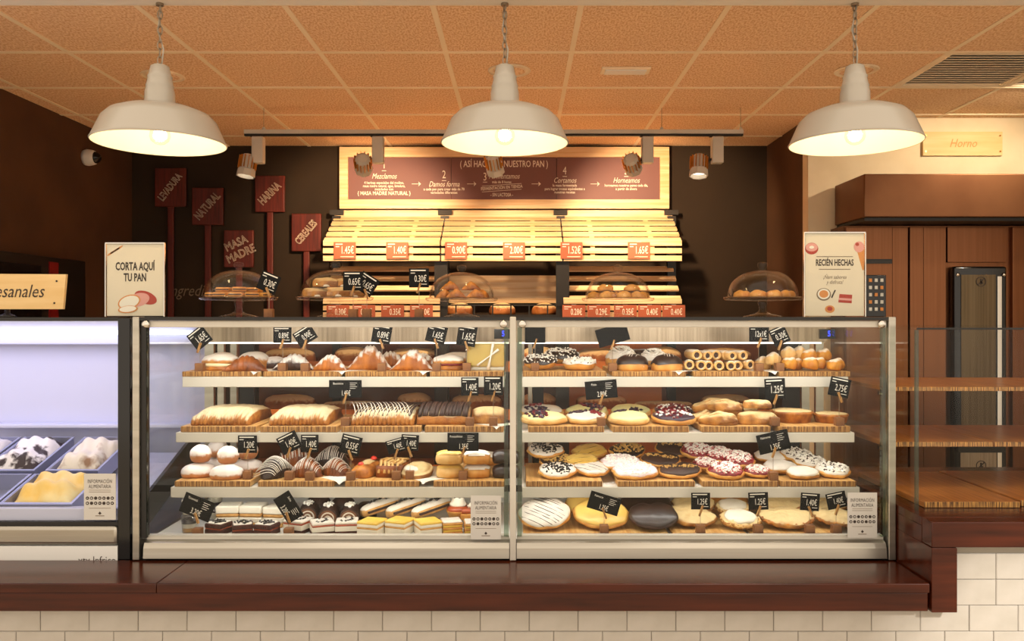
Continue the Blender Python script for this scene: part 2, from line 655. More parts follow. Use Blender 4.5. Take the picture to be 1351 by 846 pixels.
struct(MB().box(-6, 6, -4, 7, -0.1, 0).build('floor', 'floor_tile'))
struct(MB().box(XL - 0.15, XR + 0.15, YB, YB + 0.12, 0, zr(HC + 0.06)).build('wall_back', 'wall_brown'))
struct(MB().box(XL - 0.12, XL, 2.9, YB, 0, zr(HC + 0.06)).build('wall_left', 'wall_orange_brown'))
struct(MB().box(XR, XR + 0.1, YR + 0.1, YB, 0, zr(HC + 0.06)).build('wall_right', 'wall_orange_brown'))
struct(MB().box(XR, 4.2, YR, YR + 0.1, 0, zr(HC + 0.06)).build('wall_oven', 'wall_cream'))
struct(MB().box(4.2, 4.3, 2.6, YR + 0.1, 0, zr(HC + 0.06)).build('wall_far_right', 'wall_cream'))
struct(MB().box(-4.5, 4.5, 2.50, 2.62, zr(1.0), zr(HC + 0.10)).build('trim_1', 'beam_paint', bevel=0.004))

ceil = struct(MB().box(-4.5, 4.3, 2.62, YB + 0.12, zr(HC + 0.03), zr(HC + 0.10)).build('ceiling', 'beam_paint'))
xs = [-0.35 + 0.6 * k for k in range(-6, 8)]
ys = [2.68, 3.28, 3.88, 4.48, 5.08, 5.68, 6.28]
tile_me = MB().box(0.006, 0.594, 0.006, 0.594, 0, 0.015).mesh('ceiling_tile')
VENTS = {(10, 2), (11, 2)}
for i in range(len(xs) - 1):
    for j in range(len(ys) - 1):
        if (i, j) in VENTS or xs[i] + 0.6 < XL or (xs[i] > XR and ys[j] > YR):
            continue
        if ys[j + 1] > YB:
            me = MB().box(0.006, 0.594, 0.006, YB - ys[j] - 0.002, 0, 0.015).mesh('ceiling_tile')
        else:
            me = tile_me
        obj('ceiling_tile', me, 'ceiling_tile', ceil, (xs[i], ys[j], zr(HC) + rnd.uniform(0.0, 0.003)))
for x in xs:
    MB().box(x - 0.012, x + 0.012, 2.62, YB, zr(HC - 0.002), zr(HC + 0.03)).build('grid_bar', 'ceiling_grid', ceil)
for y in ys[1:-1]:
    MB().box(-4.0, 4.2, y - 0.012, y + 0.012, zr(HC - 0.003), zr(HC + 0.03)).build('grid_bar', 'ceiling_grid', ceil)
for n, (i, j) in enumerate(sorted(VENTS)):
    t = thing('ceiling_vent', ['slatted air grille in ceiling tile left of the other grille', 'slatted air grille at the right edge of the ceiling'][n], 'vent',
              (xs[i], ys[j], zr(HC)), group='ceiling air grilles')
    MB().box(0.014, 0.586, 0.014, 0.034, 0, 0.025).box(0.014, 0.586, 0.566, 0.586, 0, 0.025).box(0.014, 0.034, 0.034, 0.566, 0, 0.025).box(0.566, 0.586, 0.034, 0.566, 0, 0.025).build('frame', 'ceiling_grid', t)
    MB().box(0.03, 0.57, 0.03, 0.57, 0.022, 0.028).build('backing', 'dark_panel', t)
    sl = MB().cbox((0.3, 0, 0.010), (0.54, 0.026, 0.003), Matrix.Rotation(R(35), 3, 'X')).mesh('slat')
    for k in range(14):
        obj('slat', sl, 'ceiling_grid', t, (0, 0.055 + k * 0.0377, 0))

for n, (x, y) in enumerate([(215, 100), (672, 93), (1130, 93)]):
    Y = F * HC / (VY - y)
    t = thing('recessed_downlight', ['unlit round recessed downlight in ceiling above the left pendant lamp', 'unlit round recessed downlight in ceiling behind the middle pendant lamp',
              'unlit round recessed downlight in ceiling behind the right pendant lamp'][n], 'downlight', (pX(x, Y), Y, zr(HC - 0.006)), group='recessed downlights')
    MB().lathe([(0.105, 0.0), (0.11, 0.004), (0.11, 0.006), (0.085, 0.006), (0.08, 0.0)], 28, closed=True).build('ring', 'ceiling_grid', t, smooth=True)
    MB().lathe([(0.084, 0.003), (0.084, 0.006)], 28).build('diffuser', 'ceiling_tile', t)
t = thing('emergency_light', 'flat rectangular emergency light fixed to ceiling right of centre', 'light', (pX(825, 4.15), 4.15, zr(HC - 0.018)))
MB().box(-0.125, 0.125, -0.05, 0.05, 0.006, 0.018).build('housing', 'ceiling_grid', t, bevel=0.004)
MB().box(-0.105, 0.105, -0.035, 0.035, 0, 0.008).build('diffuser', 'white_paint', t, bevel=0.003)

# dome camera on the left wall
p = px(117, 208, 5.2)
Yc = XL * F / (112 - VX)
t = thing('security_camera', 'small white dome security camera on the left brown wall', 'camera', (XL, Yc, zr((VY - 208) * Yc / F)))
MB().lathe([(0.05, 0), (0.055, 0.02), (0.05, 0.05), (0.042, 0.07)], 20).build('housing', 'white_paint', t, rot=(0, R(90), 0), smooth=True)
sp = MB()
sp.lathe([(0.038 * math.sin(a), 0.07 + 0.038 * math.cos(a)) for a in [PI * k / 8 for k in range(8, -1, -1)]][::-1] if False else [(max(1e-4, 0.04 * math.cos(a)), 0.066 + 0.04 * math.sin(a)) for a in [PI / 2 * k / 6 for k in range(7)]], 20)
sp.build('lens_dome', 'black_gloss', t, rot=(0, R(90), 0), smooth=True)

# dark serving hatch in the left wall
Yh1 = XL * F / (103 - VX)
hz1 = (VY - 345) * Yh1 / F
t = thing('slicer_cabinet', 'black bread slicer cabinet with red edge against left wall', 'cabinet', (XL, Yh1, 0))
MB().box(0.002, 0.05, -1.6, 0, 0, zr(hz1)).build('body', 'black_metal', t, bevel=0.006)
MB().box(0.051, 0.06, -0.42, -0.33, zr(-0.5), zr(hz1 - 0.03)).build('red_strip', 'red_paint', t)
MB().box(0.051, 0.056, -1.5, -0.5, zr(-0.5), zr(hz1 - 0.06)).build('front_panel', 'black_gloss', t)

# ------------------------------------------------------------------ counter and tiled front
Z0, Z1 = -0.78, -0.60
wc = struct(MB().box(-4.0, 4.0, 2.4455, 2.50, 0, zr(-0.87)).box(1.282, 4.0, 2.4455, 2.50, zr(-0.8695), zr(-0.69)).build('wall_counter_front', 'grout'))
tw, th = 0.1465, 0.078
tm = MB().box(0.0007, tw - 0.0007, 0, 0.006, 0.0007, th - 0.0007).mesh('wall_tile', bevel=0.0018, seg=1)
for r in range(6):
    ztop = -0.865 - r * th
    if ztop < -1.10:
        break
    for k in range(-12, 13):
        x = 0.03 + (k + (0.5 if r % 2 else 0.0)) * tw
        if x < -1.75 or x > 1.75:
            continue
        obj('wall_tile', tm, 'tile_glaze', wc, (x, 2.440 + rnd.uniform(0, 0.001), zr(ztop - th)))
for r in range(2):
    ztop = -0.865 + th * (2 - r) 
    for k in range(0, 4):
        x = 1.282 + k * tw - (tw / 2 if r % 2 else 0) * 0
        obj('wall_tile', tm, 'tile_glaze', wc, (x, 2.440, zr(ztop - th)))

ct = thing('counter_ledge', 'dark stained wooden counter ledge below the pastry case', 'counter', (0, 0, zr(Z0)))
MB().box(-3.2, -1.0605, 2.38, 2.61, -0.028, 0).build('plank', 'counter_wood', ct, bevel=0.003)
MB().box(-1.06, 1.20, 2.38, 2.61, -0.028, 0).build('plank', 'counter_wood', ct, bevel=0.003)
MB().box(-3.2, 1.20, 2.39, 2.44, -0.085, -0.030).build('fascia', 'counter_wood', ct, bevel=0.003)
MB().box(1.2055, 1.28, 2.380, 2.61, -0.085, 0.104).build('upright', 'counter_wood', ct, bevel=0.002)
MB().box(1.2055, 1.28, 2.4415, 2.61, 0.105, 0.154).build('upright_cap', 'counter_wood', ct)
cr = thing('raised_counter', 'raised dark wooden counter section at the right of the case', 'counter', (0, 0, zr(Z1)))
MB().box(1.2055, 3.2, 2.441, 3.25, -0.025, 0).build('top', 'counter_wood', cr, bevel=0.001)
MB().box(1.2055, 3.2, 2.380, 2.4405, -0.075, 0.0).build('fascia', 'counter_wood', cr, bevel=0.003)
MB().box(1.206, 1.28, 2.612, 3.25, -0.30, -0.027).build('side_panel', 'counter_wood', cr)
# plinth that carries the cases
pl = thing('counter_plinth', 'dark plinth carrying the pastry case behind the ledge', 'plinth', (0, 0, 0))
MB().box(-2.84, 3.2, 2.505, 3.28, 0, zr(-0.92)).build('body', 'dark_panel', pl)
MB().box(-1.24, 1.20, 2.615, 3.26, zr(-0.92), zr(-0.782)).build('riser', 'dark_panel', pl)

# ------------------------------------------------------------------ pastry case
CX0, CX1, CM = -1.235, 1.203, -0.02
YF, YBK = 2.60, 3.20
dc = thing('pastry_case', 'large glass front refrigerated pastry case with three white shelves', 'display case', (0, 0, zr(0)))
# base
MB().box(CX0 + 0.03, CX1 - 0.01, YF + 0.03, YBK, Z0 + 0.004, Z0 + 0.04).build('toe_kick', 'black_metal', dc)
rail = [(0.0, -0.012), (0.003, 0.02), (0.010, 0.036), (0.03, 0.042), (0.06, 0.042), (0.06, -0.012)]
for a, b in ((CX0 + 0.035, CM - 0.012), (CM + 0.012, CX1 - 0.03)):
    v = [(a, YF - 0.002 + y, Z0 + 0.02 + z) for y, z in rail] + [(b, YF - 0.002 + y, Z0 + 0.02 + z) for y, z in rail]
    n = len(rail)
    f = [tuple(range(n)), tuple(range(2 * n - 1, n - 1, -1))] + [(i, (i + 1) % n, n + (i + 1) % n, n + i) for i in range(n)]
    MB().add(v, f).build('base_rail', 'aluminium', dc)
    MB().box(a, b, YF + 0.025, YF + 0.05, Z0 + 0.062, Z0 + 0.075).build('glass_channel', 'white_metal', dc)
DECK = -0.722
MB().box(CX0 + 0.03, CX1 - 0.03, YF + 0.05, YBK - 0.03, DECK - 0.03, DECK).build('deck', 'white_paint', dc)
# front posts and top rails
MB().box(CX0, CX0 + 0.022, YF, YF + 0.045, Z0 + 0.002, 0.0).build('post', 'aluminium', dc, bevel=0.003)
MB().box(CX0 + 0.024, CX0 + 0.040, YF + 0.01, YF + 0.035, Z0 + 0.07, -0.01).build('post_seal', 'black_metal', dc)
MB().box(CX1 - 0.024, CX1, YF, YF + 0.045, Z0 + 0.002, 0.0).build('post', 'aluminium', dc, bevel=0.003)
MB().box(CM - 0.010, CM + 0.010, YF - 0.004, YF + 0.03, Z0 + 0.002, 0.0).build('post', 'white_metal', dc, bevel=0.003)
MB().box(CX0, CX1, YF + 0.012, YBK, -0.010, -0.004).build('top_pane', 'pane_glass', dc)
MB().box(CX0, CX1, YF + 0.001, YF + 0.012, -0.012, -0.001).build('top_edge', 'black_metal', dc)
for a, b in ((CX0 + 0.024, CM - 0.012), (CM + 0.012, CX1 - 0.026)):
    MB().box(a, b, YF + 0.010, YF + 0.028, -0.034, -0.013).build('top_rail', 'white_metal', dc, bevel=0.002)
    MB().box(a + 0.018, b - 0.018, YF + 0.014, YF + 0.020, Z0 + 0.075, -0.034).build('front_pane', 'pane_glass', dc)
    MB().box(a + 0.002, a + 0.017, YF + 0.012, YF + 0.022, Z0 + 0.075, -0.034).build('pane_edge', 'edge_glass', dc)
    MB().box(b - 0.017, b - 0.002, YF + 0.012, YF + 0.022, Z0 + 0.075, -0.034).build('pane_edge', 'edge_glass', dc)
    for x in (a + 0.018, b - 0.018):
        MB().lathe([(0.010, 0), (0.013, 0.004), (0.011, 0.012)], 14).build('hinge', 'chrome', dc, (x, YF + 0.010, -0.024), (R(90), 0, 0), smooth=True)
for x in (CX0 + 0.004, CX1 - 0.012):
    MB().box(x, x + 0.008, YF + 0.05, YBK - 0.035, Z0 + 0.05, -0.012).build('side_pane', 'pane_glass', dc)
    MB().box(x - 0.002, x + 0.010, YF + 0.05, YBK, Z0 + 0.005, Z0 + 0.05).build('side_rail', 'aluminium', dc)
# back beam, its lights and displays
MB().box(CX0 + 0.02, CX1 - 0.02, YBK - 0.06, YBK, -0.098, -0.012).build('back_beam', 'steel_brushed', dc)
for a, b in ((CX0 + 0.04, CM - 0.02), (CM + 0.02, CX1 - 0.04)):
    MB().box(a, b, YBK - 0.065, YBK - 0.050, -0.104, -0.098).build('led_strip', 'led_warm', dc)
for x in (pX(664, 3.13), pX(1094, 3.13)):
    d = MB().box(x - 0.035, x + 0.025, YBK - 0.068, YBK - 0.061, -0.085, -0.048).build('controller', 'black_gloss', dc)
    lettering('5', MATS['digit_blue'], d, (x, YBK - 0.0695, -0.066), 0.03, 0.8)
# sliding back doors
for (a, b) in ((-1.225, -1.19), (-1.175, -1.15), (-1.125, -1.10), (-0.02, 0.02), (0.035, 0.05), (1.10, 1.13), (1.155, 1.185)):
    MB().box(a, b, YBK - 0.028, YBK - 0.008, Z0 + 0.06, -0.099).build('door_stile', 'aluminium', dc)
for (a, b) in ((-1.09, -1.035), (0.052, 0.095), (1.03, 1.095)):
    MB().box(a, b, YBK - 0.022, YBK - 0.010, Z0 + 0.06, -0.099).build('door_seal', 'black_metal', dc)
for a, b in ((-1.10, -0.02), (0.05, 1.10)):
    MB().box(a, b, YBK - 0.007, YBK - 0.002, Z0 + 0.09, -0.099).build('back_door', 'pane_glass', dc)
MB().box(CX0 + 0.03, CX1 - 0.03, YBK - 0.03, YBK, Z0 + 0.04, Z0 + 0.15).build('rear_sill', 'white_paint', dc)
MB().box(CX0 + 0.03, CX1 - 0.03, YBK - 0.034, YBK - 0.031, Z0 + 0.10, Z0 + 0.125).build('rear_slot', 'black_metal', dc)
# shelves
SH = {1: (2.81, -0.190, -0.2075, -0.243), 2: (2.757, -0.372, -0.392, -0.4256), 3: (2.715, -0.549, -0.568, -0.6035)}
for n, (yf, zb, zt, zl) in SH.items():
    for a, b in ((-1.162, CM - 0.03), (CM + 0.03, 1.135)):
        MB().box(a, b, yf + 0.014, 3.10, zt - 0.012, zt - 0.001).build('shelf', 'white_paint', dc)
        MB().box(a, b, yf, yf + 0.012, zl, zt).build('shelf_lip', 'white_metal', dc, bevel=0.002)
        MB().box(a + 0.02, b - 0.02, yf + 0.016, yf + 0.030, zt - 0.022, zt - 0.0125).build('led_strip', 'led_warm', dc)
        for x in (a + 0.03, b - 0.03):
            MB().box(x - 0.004, x + 0.004, 3.0, 3.17, zt - 0.04, zt - 0.0125).build('bracket', 'aluminium', dc)
CASEC = (1.0, 0.97, 0.93)
for a, b in ((-1.16, -0.06), (0.03, 1.12)):
    xm, wx = (a + b) / 2, b - a
    lamp('case_top_lamp', 'AREA', (xm, YF + 0.05, zr(-0.037)), 2.3, CASEC, (R(18), 0, 0), shape='RECTANGLE', size=wx, size_y=0.02)
    for n, (yf, zb, zt, zl) in SH.items():
        lamp('shelf_lamp', 'AREA', (xm, yf + 0.023, zr(zt - 0.024)), (0.62 if n < 3 else 0.46), CASEC, (R(12), 0, 0), shape='RECTANGLE', size=wx, size_y=0.012)

# ------------------------------------------------------------------ serving boards
BOARDS = {1: [(240, 343), (347, 450), (455, 562), (567, 664), (690, 800), (808, 905), (916, 1014), (1028, 1122)],
          2: [(238, 338), (343, 445), (450, 555), (560, 664), (697, 797), (808, 909), (926, 1017), (1027, 1122)],
          3: [(230, 330), (340, 440), (455, 553), (572, 666), (694, 795), (815, 917), (927, 1027), (1030, 1130)],
          0: [(690, 797), (803, 882), (888, 985), (992, 1112)]}
ORD = ['first', 'second', 'third', 'fourth', 'fifth', 'sixth', 'seventh', 'eighth', 'ninth', 'tenth', 'eleventh', 'twelfth', 'thirteenth', 'fourteenth', 'fifteenth', 'sixteenth']
SHN = {1: 'top shelf', 2: 'middle shelf', 3: 'lowest shelf', 0: 'case floor'}
for n, bl in BOARDS.items():
    for k, (x0, x1) in enumerate(bl):
        if n:
            yf, zb, zt, zl = SH[n]
            h = zb - zt
        else:
            yf, zt, h = 2.675, DECK, 0.010
        a, b = pX(x0, yf), pX(x1, yf)
        o = MB().box(a - (a + b) / 2, b - (a + b) / 2, 0.001, 0.34, 0.0, h).build('serving_board', 'board_wood', None, ((a + b) / 2, yf, zr(zt + 0.0006)), bevel=0.0015, seg=1)
        o['shelf_no'] = n
        tag(o, 'striped bamboo serving board, %s from the left on the %s of the pastry case' % (ORD[k], SHN[n]), 'board', 'serving boards in the pastry case')

# ------------------------------------------------------------------ price tags
def price_tag(x, y, w, h, ang, text, shelf, dy, title='', cube=True, yabs=None, group='black price cards', label='', zbase=None):
    if yabs is None:
        yf = SH[shelf][0] if shelf else 2.675
        Y = yf + dy
        zb = SH[shelf][1] if shelf else DECK + (0.010 if x > VX else 0.0)
    else:
        Y, zb = yabs, zbase
    s = F / Y
    W_, H_ = w / s, h / s
    cx, cz = pX(x, Y), (VY - y) / s
    zb += 0.0007
    t = thing('price_tag', label, 'price tag', (cx, Y, zr(zb)), group=group)
    zc = cz - zb
    rot = (0, R(-ang), 0)
    card = MB().box(-W_ / 2, W_ / 2, -0.0008, 0.0008, -H_ / 2, H_ / 2).build('card', 'card_black', t, (0, -0.004, zc), rot)
    if text:
        if title:
            lettering(text, MATS['chalk_white'], card, (W_ * 0.02, -0.0012, -H_ * 0.26), H_ * 0.42, 0.55)
            lettering(title, MATS['chalk_white'], card, (-W_ * 0.22, -0.0012, H_ * 0.30), H_ * 0.17, 0.85)
            for i in range(4):
                MB().box(W_ * 0.14, W_ * (0.36 - 0.05 * (i % 2)), -0.0013, -0.0009, H_ * (0.32 - i * 0.10), H_ * (0.34 - i * 0.10)).build('print_line', 'chalk_white', card)
        else:
            lettering(text, MATS['chalk_white'], card, (W_ * 0.08, -0.0012, -H_ * 0.05), H_ * 0.50, 0.55)
            MB().box(-W_ * 0.42, W_ * 0.34, -0.0013, -0.0009, H_ * 0.37, H_ * 0.43).build('print_line', 'chalk_white', card)
            MB().box(-W_ * 0.42, -W_ * 0.2, -0.0013, -0.0009, H_ * 0.24, H_ * 0.28).build('print_line', 'chalk_white', card)
            MB().box(W_ * 0.12, W_ * 0.40, -0.0013, -0.0009, -H_ * 0.34, -H_ * 0.31).build('print_line', 'chalk_white', card)
    zt_ = zc - H_ * 0.34
    MB().cbox((0, 0, zt_ - 0.012), (0.006, 0.008, 0.036), Matrix.Rotation(R(20 if ang >= 0 else -20), 3, 'Y')).build('clip', 'board_wood', t, (0, -0.010, 0))
    MB().tube([(0, 0.0, 0.015), (0, 0.0, zt_ - 0.01)], 0.0009, 5).build('wire', 'chain_metal', t)
    MB().box(-0.014, 0.014, -0.014, 0.014, 0, 0.028).build('block', 'cube_wood', t, bevel=0.001, seg=1)
    return t


TAGS = [
    # top shelf
    (264, 446, 25, 25, 38, '1.65€', 1, 0.02, '', 'tilted black price card above the sugar-dusted buns, leftmost on the top shelf'),
    (373, 442, 24, 21, 0, '0.89€', 1, 0.03, '', 'upright black 0.89 price card above the dark dusted croissant'),
    (403, 443, 27, 21, 32, '0.90€', 1, 0.02, '', 'tilted black 0.90 price card beside the 0.89 card on the top shelf'),
    (504, 441, 25, 24, -10, '0.89€', 1, 0.02, '', 'black 0.89 price card above the large peaked croissant'),
    (576, 441, 26, 23, -14, '1.65€', 1, 0.02, '', 'leaning black 1.65 price card above the dusted croissants'),
    (616, 443, 25, 27, -9, '1.65€', 1, 0.03, '', 'black 1.65 price card left of the wrapped yellow cake'),
    (706, 441, 27, 23, 0, '', 1, 0.03, '', 'blank black price card above the sprinkled doughnuts next to the middle post'),
    (808, 442, 42, 24, 16, '', 1, 0.03, '', 'wide tilted black card without price above the chocolate doughnuts'),
    (1001, 440, 26, 22, 0, '12x1€', 1, 0.02, '', 'black price card reading 12x1 above the pastry rolls'),
    (1028, 443, 22, 23, 24, '0.30€', 1, 0.03, '', 'tilted black 0.30 price card above the fried dough balls'),
    # middle shelf
    (456, 513, 43, 23, 0, '1.45€', 2, 0.02, 'Baconbrie', 'wide black 1.45 price card hanging over the two strudels'),
    (620, 510, 23, 24, 0, '1.40€', 2, 0.02, '', 'black 1.40 price card below the wrapped yellow cake'),
    (651, 509, 25, 25, 0, '1.20€', 2, 0.02, '', 'black 1.20 price card above the white cream roll'),
    (793, 514, 42, 24, 5, '2.80€', 2, 0.02, 'Pizza', 'wide black 2.80 price card above the round fruit tarts'),
    (1022, 513, 27, 27, 3, '1.25€', 2, 0.02, '', 'black 1.25 price card right of the folded pastry pile'),
    (1107, 511, 27, 25, -12, '2.75€', 2, 0.02, '', 'black 2.75 price card above the round pies'),
    # lowest shelf
    (327, 586, 25, 23, 0, '1.20€', 3, 0.04, '', 'black 1.20 price card above the stacked sugar buns'),
    (382, 584, 27, 24, 26, '1.40€', 3, 0.03, '', 'tilted black 1.40 price card above the striped chocolate croissant'),
    (409, 585, 23, 23, 0, '1.40€', 3, 0.02, '', 'upright black 1.40 price card right of the tilted 1.40 card'),
    (463, 587, 27, 25, -14, '0.55€', 3, 0.02, '', 'black 0.55 price card above the fruit brioche'),
    (523, 588, 25, 18, 16, '1.40€', 3, 0.03, '', 'tilted black 1.40 price card above the lattice pastry'),
    (541, 584, 23, 21, -4, '1.40€', 3, 0.04, '', 'black 1.40 price card above the oval cream pastry'),
    (611, 583, 41, 24, 0, '1.35€', 3, 0.03, 'Rosquilletas', 'wide black 1.35 price card above the glazed finger doughnuts'),
    (1020, 583, 42, 26, 13, '1.35€', 3, 0.02, 'Palmeras', 'wide tilted black card above the sprinkled flat pastries'),
    # case floor
    (261, 669, 42, 27, -22, '3.20€', 0, 0.00, 'Tiramisú', 'wide tilted black card in front of the dessert cups'),
    (381, 669, 38, 24, -58, '3.20€', 0, 0.00, 'Selva', 'steeply tilted black card between white cakes and chocolate rolls'),
    (797, 664, 42, 23, -17, '1.35€', 0, 0.00, 'Palmeras', 'wide tilted black card over the yellow and chocolate palmiers'),
    (924, 661, 25, 22, 0, '1.25€', 0, 0.00, '', 'black 1.25 price card above the left puff pastry on the case floor'),
    (1000, 661, 26, 23, 2, '1.25€', 0, 0.00, '', 'black 1.25 price card left of the broad puff pastry'),
    (1068, 662, 25, 23, -4, '1.40€', 0, 0.00, '', 'black 1.40 price card above the broad puff pastry'),
    (1103, 660, 26, 21, 12, '1.40€', 0, 0.00, '', 'tilted black 1.40 price card left of the white notice'),
]
for (x, y, w, h, ang, tx, sh, dy, ti, lb) in TAGS:
    price_tag(x, y, w, h, ang, tx, sh, dy, ti, label=lb)['shelf_no'] = sh

# ------------------------------------------------------------------ pastry kinds: each a list of (part name, mesh, material, stuff)
KIND = {}


def kind(key, *parts):
    KIND[key] = parts


def sm(mb, name='part', amp=0.0016, freq=55.0, sub=0):
    """smooth welded food mesh with an uneven hand-made surface"""
    me = weld(mb.mesh(name, smooth=True))
    off = Vector((len(me.vertices) * 0.37, 1.7, len(me.polygons) * 0.11))
    for v in me.vertices:
        p = v.co
        k = mnoise.noise(p * freq + off) + 0.5 * mnoise.noise(p * freq * 2.3 + off)
        if p.z > 0.002:
            v.co = p + v.normal * amp * k
    return me


def crescent(L, Wd, H, bend, ridges=7, ridge=0.16, n=33, m=14, peak=1.0):
    v, f = [], []
    for j in range(n):
        t = j / (n - 1)
        u = 2 * t - 1
        k = max(0.03, (1 - abs(u) ** 2.2)) ** 0.75
        seg = (t * ridges) % 1.0
        k *= 1 - ridge * (1 - seg) ** 2 if u < 0 else 1 - ridge * seg ** 2
        zz = H * (max(0.05, 1 - abs(u) ** 1.6)) ** peak * (1 - ridge * ((1 - seg) ** 2 if u < 0 else seg ** 2))
        for i in range(m):
            a = 2 * PI * i / m
            y = math.cos(a) * Wd / 2 * k
            z = max(-0.35, math.sin(a))
            z = (z + 0.35) / 1.35 * zz
            v.append((u * L / 2, y - bend * u * u, z))
    for j in range(n - 1):
        for i in range(m):
            q = (i + 1) % m
            f.append((j * m + i, j * m + q, (j + 1) * m + q, (j + 1) * m + i))
    f.append(tuple(reversed(range(m))))
    f.append(tuple((n - 1) * m + i for i in range(m)))
    return MB().add(v, f)


def drape(base, L, y0, y1, z_of, n, w, seed=0, slant=0.0):
    rr = random.Random(seed)
    mb = MB()
    for k in range(n):
        x = -L / 2 + L * (k + 0.5) / n + rr.uniform(-0.003, 0.003)
        pts = []
        for j in range(9):
            y = y0 + (y1 - y0) * j / 8
            xx = x + slant * (y - y0)
            pts.append((xx, y, z_of(xx, y)))
        mb.tube(pts, w, 5)
    return mb


cr_me = sm(crescent(0.155, 0.085, 0.058, 0.03))
kind('croissant', ('dough', cr_me, 'crust_brown', 0))
kind('croissant_dusted', ('dough', sm(crescent(0.125, 0.085, 0.060, 0.02)), 'crust_dust', 0))
kind('croissant_cocoa', ('dough', sm(crescent(0.15, 0.09, 0.062, 0.022)), 'cocoa_dust', 0))
kind('croissant_peaked', ('dough', sm(crescent(0.172, 0.10, 0.092, 0.026, 9, 0.14, peak=1.35)), 'crust_dust', 0))
kind('croissant_wide', ('dough', sm(crescent(0.162, 0.10, 0.078, 0.026, 9, 0.14, peak=1.35)), 'crust_dust', 0))
cz_of = lambda L, Wd, H: (lambda x, y: H * max(0.1, (1 - abs(2 * x / L) ** 1.6)) * math.sqrt(max(0.12, 1 - (2 * y / Wd) ** 2)) + 0.002)
kind('croissant_striped', ('dough', sm(crescent(0.135, 0.10, 0.075, 0.012, 7, 0.14, peak=0.7)), 'crust_brown', 0),
     ('white_drizzle', drape(None, 0.105, -0.045, 0.04, lambda x, y: 0.075 * (max(0.05, 1 - abs(2 * x / 0.135) ** 1.6)) ** 0.7 * math.sqrt(max(0.03, 1 - (y / 0.052) ** 2)) + 0.001, 14, 0.0014, 3, 0.12).mesh('white_drizzle', True), 'icing_white', 0))
kind('croissant_choc_striped', ('dough', sm(crescent(0.14, 0.10, 0.072, 0.012, 7, 0.14, peak=0.7)), 'chocolate', 0),
     ('white_drizzle', drape(None, 0.11, -0.047, 0.04, lambda x, y: 0.072 * (max(0.05, 1 - abs(2 * x / 0.14) ** 1.6)) ** 0.7 * math.sqrt(max(0.03, 1 - (y / 0.052) ** 2)) + 0.001, 17, 0.0014, 4, -0.2).mesh('white_drizzle', True), 'icing_white', 0))
# cream-filled bun: lower half, cream, upper half
kind('filled_bun', ('bottom_half', sm(blob(0.125, 0.10, 0.028, 0.6, flat=0.25)), 'crust_gold', 0),
     ('cream_filling', sm(MB().add([(p[0] * 0.94, p[1] * 0.96, p[2] + 0.014) for p in blob(0.125, 0.10, 0.026, 0.6, flat=0.25).v], blob(0.125, 0.10, 0.026, 0.6, flat=0.25).f)), 'cream_fill', 0),
     ('top_half', sm(MB().add([(p[0], p[1] + 0.004, p[2] + 0.024) for p in blob(0.125, 0.10, 0.034, 0.6, flat=0.15).v], blob(0.125, 0.10, 0.034, 0.6, flat=0.15).f)), 'crust_dust_light', 0))
kind('dusted_bun', ('dough', sm(blob(0.12, 0.10, 0.062, 0.75, wob=0.02)), 'crust_dust_light', 0))
kind('dusted_bun_dark', ('dough', sm(blob(0.125, 0.10, 0.058, 0.75, wob=0.02)), 'cocoa_dust', 0))
kind('jam_bun', ('dough', sm(blob(0.125, 0.10, 0.030, 0.6)), 'crust_gold', 0),
     ('jam', sm(MB().add([(p[0] * 0.95, p[1] * 0.97, p[2] + 0.018) for p in blob(0.125, 0.10, 0.02, 0.6).v], blob(0.125, 0.10, 0.02, 0.6).f)), 'berry_red', 0),
     ('lid', sm(MB().add([(p[0], p[1], p[2] + 0.026) for p in blob(0.125, 0.10, 0.034, 0.6, flat=0.1).v], blob(0.125, 0.10, 0.034, 0.6, flat=0.1).f)), 'crust_dust_light', 0))


def donut(Rr, r, n=28, m=12, z0=0.0, a0=0.0, a1=2 * PI, off=0.0, wav=0.0):
    v, f = [], []
    full = abs(a1 - a0 - 2 * PI) < 1e-3
    mm = m if full else m + 1
    for i in range(n):
        t = 2 * PI * i / n
        for j in range(mm):
            a = a0 + (a1 - a0) * j / m + (wav * math.sin(5 * t) if not full and j in (0, m) else 0)
            rr = r + off
            v.append(((Rr + rr * math.cos(a)) * math.cos(t), (Rr + rr * math.cos(a)) * math.sin(t), r * 0.85 + rr * 0.85 * math.sin(a) + z0))
    for i in range(n):
        k = (i + 1) % n
        for j in range(m):
            q = (j + 1) % mm
            f.append((i * mm + j, k * mm + j, k * mm + q, i * mm + q))
    return MB().add(v, f)


def donut_sprinkles(Rr, r, n, size, seed):
    rr = random.Random(seed)
    mb = MB()
    for _ in range(n):
        t, a = rr.uniform(0, 2 * PI), rr.uniform(0.25, PI - 0.25)
        q = r + 0.003
        rot = Euler((rr.uniform(-1, 1), rr.uniform(-1, 1), rr.uniform(0, PI))).to_matrix()
        mb.cbox(((Rr + q * math.cos(a)) * math.cos(t), (Rr + q * math.cos(a)) * math.sin(t), r * 0.85 + q * 0.85 * math.sin(a)), (size * 2, size, size), rot)
    return mb.mesh('sprinkles')


